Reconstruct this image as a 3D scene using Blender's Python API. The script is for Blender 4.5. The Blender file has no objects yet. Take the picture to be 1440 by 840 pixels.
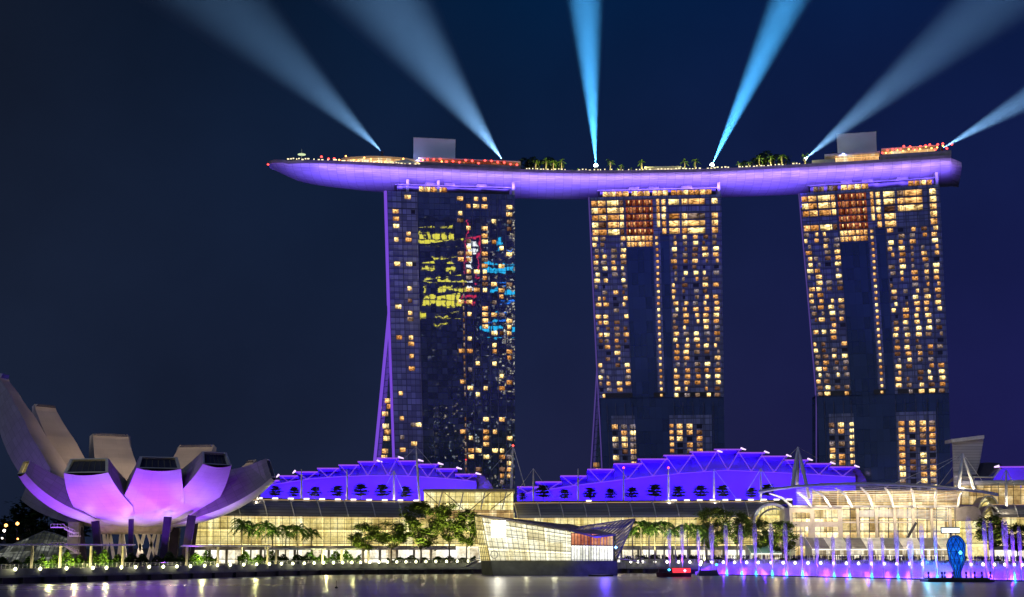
import bpy, math, random
from mathutils import Vector, noise
C = bpy.context
col = C.scene.collection
sc = C.scene
PI = math.pi
# ------------------------------------------------------------ camera
FPX = 2000.0
TH = math.atan(350.0 / FPX)
cam_d = bpy.data.cameras.new('camera'); cam = bpy.data.objects.new('camera', cam_d); col.objects.link(cam)
cam.location = (0, 0, 10); cam.rotation_euler = (PI / 2 + TH, 0, 0)
cam_d.sensor_width = 36; cam_d.lens = 36 * FPX / 1440; cam_d.clip_start = 1; cam_d.clip_end = 20000
sc.camera = cam
# ------------------------------------------------------------ node helpers
def nd(t, typ, ins=None, **at):
    n = t.nodes.new(typ)
    for k, v in at.items(): setattr(n, k, v)
    for k, v in (ins or {}).items():
        s = n.inputs[k]
        if isinstance(v, bpy.types.NodeSocket): t.links.new(v, s)
        elif isinstance(v, bpy.types.Node): t.links.new(v.outputs[0], s)
        else: s.default_value = v
    return n
def mth(t, op, a, b=0.0, c=None, clamp=False):
    d = {0: a, 1: b}
    if c is not None: d[2] = c
    n = nd(t, 'ShaderNodeMath', d, operation=op); n.use_clamp = clamp
    return n.outputs[0]
def mixc(t, f, a, b, mode='MIX'):
    n = nd(t, 'ShaderNodeMix', None, data_type='RGBA', blend_type=mode)
    for k, v in ((0, f), (6, a), (7, b)):
        if isinstance(v, bpy.types.NodeSocket): t.links.new(v, n.inputs[k])
        else: n.inputs[k].default_value = v if k == 0 else (tuple(v) + (1,))[:4]
    return n.outputs[2]
def ramp(t, f, stops, interp='LINEAR'):
    n = nd(t, 'ShaderNodeValToRGB', {0: f}); r = n.color_ramp; r.interpolation = interp
    while len(r.elements) < len(stops): r.elements.new(0.5)
    for e, (p, c) in zip(r.elements, stops): e.position = p; e.color = (tuple(c) + (1,))[:4]
    return n.outputs[0]
# ------------------------------------------------------------ night sky
w = bpy.data.worlds.new('World'); sc.world = w; w.use_nodes = True
wt = w.node_tree; wt.nodes.clear()
tc = nd(wt, 'ShaderNodeTexCoord')
sx = nd(wt, 'ShaderNodeSeparateXYZ', {0: tc.outputs['Generated']})
ax = mth(wt, 'MULTIPLY_ADD', sx.outputs[0], 1.25, 0.5)          # left-right across the view
left_right_low = ramp(wt, ax, [(0.0, (.010, .017, .041)), (.35, (.011, .016, .042)), (.62, (.014, .014, .052)), (1.0, (.013, .010, .088))])
left_right_high = ramp(wt, ax, [(0.0, (.007, .010, .020)), (.3, (.003, .011, .034)), (.52, (.001, .012, .046)), (.75, (.002, .011, .055)), (1.0, (.003, .012, .062))])
el = mth(wt, 'MULTIPLY', sx.outputs[2], 2.7, clamp=True)
grad = mixc(wt, el, left_right_low, left_right_high)
nz = nd(wt, 'ShaderNodeTexNoise', {'Vector': tc.outputs['Generated'], 'Scale': 5.0, 'Detail': 5.0})
grad = mixc(wt, 1.0, grad, ramp(wt, nz.outputs[0], [(.3, (.8,)*3), (.7, (1.18,)*3)]), 'MULTIPLY')
sky = nd(wt, 'ShaderNodeTexSky', None, sky_type='NISHITA', sun_disc=False, sun_elevation=math.radians(-8), sun_rotation=math.radians(200))
bg1 = nd(wt, 'ShaderNodeBackground', {'Color': grad, 'Strength': 1.0})
bg2 = nd(wt, 'ShaderNodeBackground', {'Color': sky.outputs[0], 'Strength': 0.05})
wo = nd(wt, 'ShaderNodeOutputWorld', {0: nd(wt, 'ShaderNodeAddShader', {0: bg1, 1: bg2})})
w.cycles.sampling_method = 'NONE'
# ------------------------------------------------------------ faint moonlight / city glow
sun_d = bpy.data.lights.new('sun', 'SUN'); sun = bpy.data.objects.new('sun', sun_d); col.objects.link(sun)
sun_d.energy = 0.34; sun_d.angle = math.radians(20); sun_d.color = (.62, .72, 1)
sun.rotation_euler = (math.radians(62), 0, math.radians(-28))
sc.view_settings.view_transform = 'Standard'; sc.view_settings.look = 'None'
sc.view_settings.exposure = 0; sc.view_settings.gamma = 1; sc.view_settings.use_curve_mapping = False
cy = sc.cycles
cy.use_denoising = True; cy.max_bounces = 5; cy.diffuse_bounces = 2; cy.glossy_bounces = 3; cy.transparent_max_bounces = 24
cy.volume_bounces = 0; cy.sample_clamp_indirect = 4; cy.use_light_tree = True; cy.transmission_bounces = 3
# ------------------------------------------------------------ where things stand
sT, cT = math.sin(TH), math.cos(TH)
def W(px, py, Y):
    dx, dy, dz = px - 720, FPX * cT - (420 - py) * sT, FPX * sT + (420 - py) * cT
    k = Y / dy
    return Vector((dx * k, Y, 10 + dz * k))
def pz(px, z, Y):
    zc = Y * cT + (z - 10) * sT
    return Vector(((px - 720) * zc / FPX, Y, z))
def lerp(a, b, t): return a + (b - a) * t
def interp(x, pts):
    if x <= pts[0][0]: return pts[0][1]
    for (a, b), (c, d) in zip(pts, pts[1:]):
        if x <= c: return lerp(b, d, (x - a) / (c - a))
    return pts[-1][1]
# ------------------------------------------------------------ objects
def tag(o, label=None, cat=None, group=None, kind=None):
    if label: o['label'] = label
    if cat: o['category'] = cat
    if group: o['group'] = group
    if kind: o['kind'] = kind
    return o
def thing(name, loc, label, cat, group=None):
    o = bpy.data.objects.new(name, None); col.objects.link(o); o.location = loc; o.empty_display_size = 1
    return tag(o, label, cat, group)
def copy_tree(o, parent=None):
    c = o.copy(); col.objects.link(c); c.parent = parent
    for ch in [q for q in bpy.data.objects if q.parent == o]: copy_tree(ch, c)
    return c
def rootloc(o):
    v = Vector((0, 0, 0))
    while o is not None: v += Vector(o.location); o = o.parent
    return v
class MB:
    def __init__(s): s.v = []; s.f = []; s.uv = []
    def poly(s, pts, uvs=None):
        i = len(s.v); s.v += [Vector(p) for p in pts]; s.f.append(tuple(range(i, i + len(pts))))
        s.uv.append(uvs or [(p[0], p[2]) for p in pts])
    def hexa(s, b, t):           # bottom ring of 4, top ring of 4
        n = len(b)
        s.poly(list(reversed(b))); s.poly(t)
        for i in range(n):
            j = (i + 1) % n; s.poly([b[i], b[j], t[j], t[i]])
    def box(s, x0, x1, y0, y1, z0, z1):
        s.hexa([(x0, y0, z0), (x1, y0, z0), (x1, y1, z0), (x0, y1, z0)], [(x0, y0, z1), (x1, y0, z1), (x1, y1, z1), (x0, y1, z1)])
    def beam(s, p, q, wd, hg=None):
        p = Vector(p); q = Vector(q); d = (q - p)
        if d.length < 1e-6: return
        d.normalize(); hg = hg or wd
        up = Vector((0, 0, 1)) if abs(d.z) < .9 else Vector((0, 1, 0))
        a = d.cross(up).normalized() * wd / 2; b = a.cross(d).normalized() * hg / 2
        s.hexa([p - a - b, p + a - b, p + a + b, p - a + b], [q - a - b, q + a - b, q + a + b, q - a + b])
    def tube(s, path, rad, n=7, cap=True):
        rings = []
        for i, p in enumerate(path):
            p = Vector(p); a = Vector(path[max(i - 1, 0)]); b = Vector(path[min(i + 1, len(path) - 1)])
            d = (b - a).normalized(); up = Vector((0, 0, 1)) if abs(d.z) < .9 else Vector((0, 1, 0))
            e = d.cross(up).normalized(); g = e.cross(d)
            r = rad[i] if isinstance(rad, (list, tuple)) else rad
            base = len(s.v)
            s.v += [p + (e * math.cos(2 * PI * k / n) + g * math.sin(2 * PI * k / n)) * r for k in range(n)]
            rings.append(base)
        for a, b in zip(rings, rings[1:]):
            for k in range(n):
                k2 = (k + 1) % n; s.f.append((a + k, a + k2, b + k2, b + k)); s.uv.append([(k / n, 0), ((k + 1) / n, 0), ((k + 1) / n, 1), (k / n, 1)])
        if cap:
            for r0, rev in ((rings[0], True), (rings[-1], False)):
                f = [r0 + k for k in range(n)]; f = list(reversed(f)) if rev else f
                s.f.append(tuple(f)); s.uv.append([(0, 0)] * n)
    def lathe(s, prof, c, n=16):
        s.tube([(c[0], c[1], c[2] + z) for r, z in prof], [max(r, .001) for r, z in prof], n)
    def strip(s, A, B, uvs=None):            # quads between two polylines
        for i in range(len(A) - 1):
            s.poly([A[i], A[i + 1], B[i + 1], B[i]], uvs[i] if uvs else None)
    def build(s, name, m, parent=None, smooth=False, merge=False):
        me = bpy.data.meshes.new(name)
        off = rootloc(parent) if parent is not None else Vector((0, 0, 0))
        me.from_pydata([v - off for v in s.v], [], s.f)
        u = me.uv_layers.new(name='UVMap'); k = 0
        flat = [c for f in s.uv for p in f for c in (p[0], p[1])]
        u.data.foreach_set('uv', flat)
        me.materials.append(m)
        if smooth:
            me.polygons.foreach_set('use_smooth', [True] * len(me.polygons))
        me.update()
        o = bpy.data.objects.new(name, me); col.objects.link(o)
        if parent is not None: o.parent = parent
        if merge:
            import bmesh
            bm = bmesh.new(); bm.from_mesh(me); bmesh.ops.remove_doubles(bm, verts=bm.verts, dist=.01)
            bmesh.ops.recalc_face_normals(bm, faces=bm.faces); bm.to_mesh(me); bm.free()
        return o
# ------------------------------------------------------------ materials
def newmat(name):
    m = bpy.data.materials.new(name); m.use_nodes = True; m.node_tree.nodes.clear(); return m, m.node_tree
def out(t, s, vol=None):
    o = nd(t, 'ShaderNodeOutputMaterial')
    if s is not None: t.links.new(s if isinstance(s, bpy.types.NodeSocket) else s.outputs[0], o.inputs[0])
    if vol is not None: t.links.new(vol.outputs[0], o.inputs[1])
def pbr(name, c, rough=.6, metal=0., var=.25, scale=.4, bump=0., spec=.5, stretch=(1, 1, 1)):
    m, t = newmat(name)
    g = nd(t, 'ShaderNodeNewGeometry'); mp = nd(t, 'ShaderNodeMapping', {0: g.outputs[0], 'Scale': stretch})
    n = nd(t, 'ShaderNodeTexNoise', {'Vector': mp.outputs[0], 'Scale': scale, 'Detail': 5.0, 'Roughness': .6})
    cc = ramp(t, n.outputs[0], [(.3, tuple(x * (1 - var) for x in c)), (.7, tuple(min(1, x * (1 + var)) for x in c))])
    p = nd(t, 'ShaderNodeBsdfPrincipled', {'Base Color': cc, 'Roughness': rough, 'Metallic': metal, 'Specular IOR Level': spec})
    if bump:
        t.links.new(nd(t, 'ShaderNodeBump', {'Strength': bump, 'Height': n.outputs[0]}).outputs[0], p.inputs['Normal'])
    out(t, p); return m
def emi(name, c, s, sample=False, var=0., scale=1.):
    m, t = newmat(name)
    cc = tuple(c) + (1,)
    if var:
        g = nd(t, 'ShaderNodeNewGeometry')
        n = nd(t, 'ShaderNodeTexNoise', {'Vector': g.outputs[0], 'Scale': scale, 'Detail': 3.0})
        cc = mixc(t, 1.0, tuple(c), ramp(t, n.outputs[0], [(.3, (1 - var,) * 3), (.7, (1 + var,) * 3)]), 'MULTIPLY')
    out(t, nd(t, 'ShaderNodeEmission', {0: cc, 1: s}))
    m.cycles.emission_sampling = 'AUTO' if sample else 'NONE'
    return m
def cells(t, cw, ch, seed=0.):
    uv = nd(t, 'ShaderNodeUVMap'); s = nd(t, 'ShaderNodeSeparateXYZ', {0: uv.outputs[0]})
    a = mth(t, 'DIVIDE', s.outputs[0], cw); b = mth(t, 'DIVIDE', s.outputs[1], ch)
    fa, fb = mth(t, 'FRACT', a), mth(t, 'FRACT', b)
    v = nd(t, 'ShaderNodeCombineXYZ', {0: mth(t, 'FLOOR', a), 1: mth(t, 'FLOOR', b), 2: seed})
    wn = nd(t, 'ShaderNodeTexWhiteNoise', {'Vector': v.outputs[0]})
    return fa, fb, wn, s, uv
def lines(t, fa, fb, la, lb):
    return mth(t, 'MAXIMUM', mth(t, 'LESS_THAN', fa, la), mth(t, 'LESS_THAN', fb, lb))
def facade(name, base, line, cw, ch, la, lb, jit=.004, gloss=.4, rough=.08, var=.4, wave=.004):
    m, t = newmat(name)
    fa, fb, wn, s, uv = cells(t, cw, ch)
    ln = lines(t, fa, fb, la, lb)
    c = mixc(t, wn.outputs[0], tuple(x * (1 - var) for x in base), tuple(x * (1 + var) for x in base))
    c = mixc(t, ln, c, line)
    g = nd(t, 'ShaderNodeNewGeometry')
    nz = nd(t, 'ShaderNodeTexNoise', {'Vector': g.outputs[0], 'Scale': .35, 'Detail': 2.0})
    j = nd(t, 'ShaderNodeVectorMath', {0: wn.outputs[1], 1: (.5, .5, .5)}, operation='SUBTRACT')
    j = nd(t, 'ShaderNodeVectorMath', {0: j.outputs[0], 3: jit}, operation='SCALE')
    k = nd(t, 'ShaderNodeVectorMath', {0: nz.outputs[1], 1: (.5, .5, .5)}, operation='SUBTRACT')
    k = nd(t, 'ShaderNodeVectorMath', {0: k.outputs[0], 3: wave}, operation='SCALE')
    n1 = nd(t, 'ShaderNodeVectorMath', {0: g.outputs['Normal'], 1: j.outputs[0]}, operation='ADD')
    n1 = nd(t, 'ShaderNodeVectorMath', {0: n1.outputs[0], 1: k.outputs[0]}, operation='ADD')
    n1 = nd(t, 'ShaderNodeVectorMath', {0: n1.outputs[0]}, operation='NORMALIZE')
    d = nd(t, 'ShaderNodeBsdfDiffuse', {0: c})
    gl = nd(t, 'ShaderNodeBsdfGlossy', {'Color': (.75, .8, .9, 1), 'Roughness': rough, 'Normal': n1.outputs[0]})
    f = mth(t, 'MULTIPLY', mth(t, 'SUBTRACT', 1.0, ln), gloss)
    out(t, nd(t, 'ShaderNodeMixShader', {0: f, 1: d, 2: gl})); return m
def winmat(name, cols, strength):
    """a lit room seen through its window: cell in the UV map = one window"""
    m, t = newmat(name)
    fa, fb, wn, s, uv = cells(t, 1., 1.)
    sh = nd(t, 'ShaderNodeSeparateXYZ', {0: wn.outputs[1]})
    base = ramp(t, wn.outputs[0], cols)
    br = ramp(t, sh.outputs[0], [(0, (.35,) * 3), (.3, (.75,) * 3), (1, (1.35,) * 3)])
    n = nd(t, 'ShaderNodeTexNoise', {'Vector': uv.outputs[0], 'Scale': 3.2, 'Detail': 2.0})
    inn = ramp(t, n.outputs[0], [(.38, (.25, .2, .15)), (.52, (1, 1, 1)), (.65, (1.5, 1.45, 1.3))])
    low = ramp(t, fb, [(0, (.3, .25, .2)), (.3, (.75, .7, .65)), (.6, (1.1,) * 3), (1, (1.5,) * 3)])
    cur = ramp(t, mth(t, 'ABSOLUTE', mth(t, 'SUBTRACT', fa, sh.outputs[1])), [(0, (1.4,) * 3), (.45, (1,) * 3), (.5, (.55,) * 3)])
    c = base
    for q in (br, inn, low, cur): c = mixc(t, 1.0, c, q, 'MULTIPLY')
    out(t, nd(t, 'ShaderNodeEmission', {0: c, 1: strength})); m.cycles.emission_sampling = 'NONE'; return m
def interior(name, cols, strength, cw=3., ch=4., colw=9., sample=True, dark=.5):
    """lit interior of a glass hall: storeys, columns, shop fronts; UV map in metres"""
    m, t = newmat(name)
    fa, fb, wn, s, uv = cells(t, cw, ch)
    n = nd(t, 'ShaderNodeTexNoise', {'Vector': uv.outputs[0], 'Scale': .09, 'Detail': 4.0, 'Roughness': .7})
    n2 = nd(t, 'ShaderNodeTexNoise', {'Vector': uv.outputs[0], 'Scale': 1.1, 'Detail': 3.0})
    k = mth(t, 'ADD', mth(t, 'MULTIPLY', n.outputs[0], .75), mth(t, 'MULTIPLY', wn.outputs[0], .28))
    c = ramp(t, k, cols)
    pc = mth(t, 'FRACT', mth(t, 'DIVIDE', s.outputs[0], colw))
    colm = ramp(t, pc, [(0, (1.5,) * 3), (.09, (1.5,) * 3), (.1, (.8,) * 3), (.17, (1,) * 3), (1, (1,) * 3)])
    flo = ramp(t, fb, [(0, (dark,) * 3), (.1, (dark,) * 3), (.12, (.9,) * 3), (.8, (1.05,) * 3), (.9, (1.5,) * 3), (1, (1.6,) * 3)])
    sp = ramp(t, n2.outputs[0], [(.3, (.75,) * 3), (.5, (1,) * 3), (.64, (1.1,) * 3), (.74, (1.7,) * 3)])
    for q in (colm, flo, sp): c = mixc(t, 1.0, c, q, 'MULTIPLY')
    out(t, nd(t, 'ShaderNodeEmission', {0: c, 1: strength})); m.cycles.emission_sampling = 'AUTO' if sample else 'NONE'; return m
def leafmat(name, a, b):
    m, t = newmat(name)
    g = nd(t, 'ShaderNodeNewGeometry')
    n = nd(t, 'ShaderNodeTexNoise', {'Vector': g.outputs[0], 'Scale': .6, 'Detail': 4.0})
    k = mth(t, 'ADD', mth(t, 'MULTIPLY', n.outputs[0], .7), mth(t, 'MULTIPLY', g.outputs['Random Per Island'], .3))
    c = ramp(t, k, [(.3, a), (.7, b)])
    d = nd(t, 'ShaderNodeBsdfDiffuse', {0: c}); tr = nd(t, 'ShaderNodeBsdfTranslucent', {0: c})
    out(t, nd(t, 'ShaderNodeMixShader', {0: .35, 1: d, 2: tr})); return m
M = {}
M['white'] = pbr('white_painted_steel', (.62, .61, .58), .45)
M['cream'] = pbr('cream_stone', (.5, .44, .34), .7)
M['grey'] = pbr('grey_metal_roof', (.23, .22, .22), .5, .2)
M['dark'] = pbr('dark_metal', (.035, .035, .045), .5)
M['concrete'] = pbr('weathered_concrete', (.24, .24, .22), .85, var=.35, scale=.25, bump=.2)
M['darkconc'] = pbr('dark_wet_concrete', (.07, .075, .06), .7, var=.4, scale=.3)
M['land'] = pbr('paved_ground', (.12, .11, .1), .8)
M['mullion'] = pbr('window_mullion', (.06, .055, .045), .5)
M['bark'] = pbr('bark', (.16, .13, .09), .9, scale=2)
M['palmbark'] = pbr('palm_bark', (.3, .26, .18), .9, scale=2)
M['leaf'] = leafmat('broad_leaves', (.05, .085, .015), (.13, .18, .035))
M['palmleaf'] = leafmat('palm_leaves', (.07, .15, .025), (.16, .28, .05))
M['darkleaf'] = leafmat('dark_leaves', (.012, .03, .012), (.04, .075, .025))
M['hedge'] = leafmat('hedge_leaves', (.03, .08, .012), (.1, .17, .03))
M['cloth'] = pbr('dark_clothing', (.05, .045, .05), .9, var=.6, scale=1.2)
M['lampglow'] = emi('lamp_globe_glow', (1, 1, .55), 6)
M['whiteglow'] = emi('white_lamp_glow', (1, .93, .8), 7)
M['redglow'] = emi('red_lamp_glow', (1, .06, .05), 5)
M['orangeglow'] = emi('orange_lamp_glow', (1, .38, .08), 8)
def light(kind, name, loc, energy, color, target=None, parent=None, **at):
    d = bpy.data.lights.new(name, kind); d.energy = energy; d.color = color
    for k, v in at.items(): setattr(d, k, v)
    o = bpy.data.objects.new(name, d); col.objects.link(o)
    loc = Vector(loc)
    if target is not None:
        o.rotation_euler = (Vector(target) - loc).to_track_quat('-Z', 'Y').to_euler()
    if parent is not None: o.parent = parent; loc = loc - rootloc(parent)
    o.location = loc
    return o
ORD = ['leftmost', 'second', 'third', 'fourth', 'fifth', 'sixth', 'seventh', 'eighth', 'ninth', 'tenth', 'eleventh', 'twelfth', 'thirteenth', 'fourteenth', 'fifteenth', 'sixteenth', 'seventeenth', 'eighteenth', 'nineteenth', 'twentieth', 'twenty-first', 'twenty-second', 'twenty-third', 'twenty-fourth', 'twenty-fifth', 'twenty-sixth', 'twenty-seventh', 'twenty-eighth', 'twenty-ninth', 'thirtieth', 'thirty-first', 'thirty-second', 'thirty-third', 'thirty-fourth']
def nth(i, n=None):
    if i == 0: return 'first'
    if n and i == n - 1: return 'last'
    return ORD[i]
# ============================================================ water and land
def watermat():
    m, t = newmat('bay_water')
    g = nd(t, 'ShaderNodeNewGeometry')
    mp = nd(t, 'ShaderNodeMapping', {0: g.outputs[0], 'Scale': (.35, 1.6, 1)})
    n = nd(t, 'ShaderNodeTexNoise', {'Vector': mp.outputs[0], 'Scale': .28, 'Detail': 5.0, 'Roughness': .65})
    mp2 = nd(t, 'ShaderNodeMapping', {0: g.outputs[0], 'Scale': (.006, .05, 1)})
    n2 = nd(t, 'ShaderNodeTexNoise', {'Vector': mp2.outputs[0], 'Scale': 1., 'Detail': 4.0})
    ro = mth(t, 'MULTIPLY_ADD', n2.outputs[0], .14, .23)
    b = nd(t, 'ShaderNodeBump', {'Strength': .05, 'Distance': .12, 'Height': n.outputs[0]})
    p = nd(t, 'ShaderNodeBsdfPrincipled', {'Base Color': (.05, .045, .15, 1), 'Roughness': ro, 'IOR': 1.75, 'Specular Tint': (.58, .5, 1, 1), 'Normal': b.outputs[0]})
    out(t, p); return m
mb = MB(); mb.poly([(-6000, -3000, 0), (6000, -3000, 0), (6000, 9000, 0), (-6000, 9000, 0)])
tag(mb.build('water', watermat()), 'dark rippled bay water reflecting the lights', None, kind='structure')
LZ = 4.2
QL = [(-300, 370), (-150, 383), (0, 398), (120, 425), (250, 461), (350, 498), (450, 532), (560, 550), (670, 560), (880, 572), (1000, 552), (1100, 530), (1250, 500), (1440, 470), (1750, 430)]
def quay(px): return interp(px, QL)
qpts = [pz(px, LZ, Y) for px, Y in QL]
mb = MB()
fr = [Vector((p.x, p.y + 3.5, LZ - .3)) for p in qpts]
pl = [Vector((-4000, fr[0].y, LZ - .3))] + fr + [Vector((4000, fr[-1].y, LZ - .3)), Vector((4000, 8500, LZ - .3)), Vector((-4000, 8500, LZ - .3))]
mb.poly(pl)
lowp = [Vector((p.x, p.y, -2)) for p in pl]
for i in range(len(fr) + 1): mb.poly([lowp[i], lowp[i + 1], pl[i + 1], pl[i]])
mb.build('ground', M['land'])['kind'] = 'structure'
deck = thing('promenade_quay', qpts[6], 'long waterfront quay deck on short piles along the bay', 'quay'); deck['kind'] = 'structure'
mb = MB()
for a, b in zip(qpts, qpts[1:]):
    n = Vector((0, 1, 0))
    lo = [a + Vector((0, .5, -2)), b + Vector((0, .5, -2)), b + Vector((0, 5, -2)), a + Vector((0, 5, -2))]
    up = [a + Vector((0, .9, 0)), b + Vector((0, .9, 0)), b + Vector((0, 5, 0)), a + Vector((0, 5, 0))]
    mb.hexa(lo, up)
    lo = [a + Vector((0, -.3, -2.5)), b + Vector((0, -.3, -2.5)), b + Vector((0, .6, -2.5)), a + Vector((0, .6, -2.5))]
    up = [p + Vector((0, 0, .7)) for p in lo]; mb.hexa(lo, up)
mb.build('deck', M['concrete'], deck)
def qpt(px, z, dy=0.):
    return pz(px, z, quay(px) + dy)
mb = MB()
x = -60
while x < 1560:
    if not 672 < x < 872:
        p = qpt(x, 0, 1.2); mb.box(p.x - .45, p.x + .45, p.y, p.y + 1.2, -2, 2.0)
    x += 30 if x < 500 else 22
mb.build('pile', M['darkconc'], deck)['kind'] = 'stuff'
# railing
def railing(x0, x1, step, z0, h, dy, label):
    r = thing('railing', qpt((x0 + x1) / 2, z0, dy), label, 'railing')
    mb = MB(); x = x0; prev = None
    while x <= x1:
        p = qpt(x, z0, dy); q = p + Vector((0, 0, h))
        mb.beam(p, q, .09)
        if prev:
            for k in (1., .66, .33): mb.beam(prev + Vector((0, 0, h * k)), p + Vector((0, 0, h * k)), .06)
        prev = p; x += step
    mb.build('bar', M['white'], r)
railing(-40, 668, 6, LZ, 1.15, 1.3, 'thin white railing along the quay before the lotus museum and palms')
railing(872, 1500, 7, LZ, 1.15, 1.3, 'thin white railing along the quay behind the fountain jets')
# ============================================================ hotel towers
TEDGE = [  # (z, px) of left and right edges; Y of top-left, top-right
    dict(L=[(4, 559), (60, 555), (120, 549), (186, 544)], R=[(4, 724), (186, 724)], Y=(693, 700.5), zt=(186, 186)),
    dict(L=[(4, 853), (60, 846), (100, 840), (186, 829)], R=[(4, 1021), (186, 1014)], Y=(706.5, 700), zt=(186, 186)),
    dict(L=[(4, 1156), (60, 1151), (90, 1147), (186, 1124)], R=[(4, 1340), (90, 1334), (186, 1321)], Y=(697.5, 680), zt=(186, 186)),
]
LEAN = [6, 4, 4]
def tower_pt(ti, u, z, dy=0.):
    T = TEDGE[ti]
    ln = LEAN[ti] * (1 - z / 186)
    a = pz(interp(z, T['L']), z, T['Y'][0] + ln); b = pz(interp(z, T['R']), z, T['Y'][1] + ln)
    p = a.lerp(b, u)
    if dy:
        d = (b - a); n = Vector((-d.y, d.x, 0)).normalized(); p = p + n * dy    # dy > 0: behind the glass
    return p
FH = 3.07
def floor_z(k):       # top of floor k (0 = highest)
    return 184.6 - (3.75 * k if k < 5 else 18.75 + FH * (k - 5))
M['tower_room'] = facade('tower_guest_room_panels', (.36, .39, .62), (.1, .11, .2), 2.35, FH, .09, .14, .01, .3, .12, .35)
M['tower_dark'] = facade('tower_plain_glass', (.07, .11, .27), (.045, .065, .16), 3.2, FH * 2, .04, .03, .004, .35, .1, .2)
M['tower_mirror'] = facade('tower_mirror_glass', (.17, .22, .31), (.05, .06, .09), 2.6, FH, .05, .07, (.0012), .5, .012, .3, .005)
M['win'] = winmat('lit_guest_room', [(0, (1, .42, .11)), (.4, (1, .56, .2)), (.75, (1, .7, .28)), (1, (1, .82, .36))], 1.3)
M['windim'] = winmat('dim_guest_room', [(0, (.5, .22, .12)), (.6, (.42, .28, .2)), (1, (.3, .26, .3))], .55)
M['winred'] = winmat('red_walled_suite', [(0, (.75, .13, .06)), (.6, (.7, .18, .1)), (1, (.8, .3, .12))], .42)
M['winblack'] = pbr('unlit_window_glass', (.05, .05, .08), .2)
M['fin'] = pbr('tower_fin_metal', (.12, .13, .2), .5)
def edgemat():
    return pbr('pale_end_wall', (.5, .48, .5), .5)
M['endwall'] = edgemat()
M['violet'] = emi('violet_led_strip', (.24, .09, .85), .8, sample=False)
M['violetdim'] = emi('violet_led_strip_dim', (.16, .1, .5), .45, sample=False)
def winbox(mb, ti, u, z1, wu, h, key, prot=None):
    if prot is None: prot = .32 if wu == .008 else .25
    a = [tower_pt(ti, u - wu / 2, z1 - h), tower_pt(ti, u + wu / 2, z1 - h), tower_pt(ti, u + wu / 2, z1), tower_pt(ti, u - wu / 2, z1)]
    d = (a[1] - a[0]); n = Vector((-d.y, d.x, 0)).normalized() * -prot
    f = [p + n for p in a]
    i, j = key
    uv = [(i + .02, j + .02), (i + .98, j + .02), (i + .98, j + .98), (i + .02, j + .98)]
    mb.poly(f, uv)
    for q in range(4):
        r = (q + 1) % 4; mb.poly([a[q], a[r], f[r], f[q]], [uv[q], uv[r], uv[r], uv[q]])
cols_room = [.03, .09, .168, .243, .632, .712, .795, .873, .952]
TLAB = ['left hotel tower with mirrored glass and sparse lit windows under the long roof deck',
        'middle hotel tower with many lit windows either side of a dark glass centre',
        'right hotel tower beside the tilted white slab with many lit windows and dark centre']
zs = [4] + [186 - (186 - 4) * i / 26 for i in range(25, -1, -1)]
REAR = [dict(px=524, z=42, dx=0), dict(px=829, z=40, dx=0), dict(px=1147.5, z=40, dx=0)]
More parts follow.
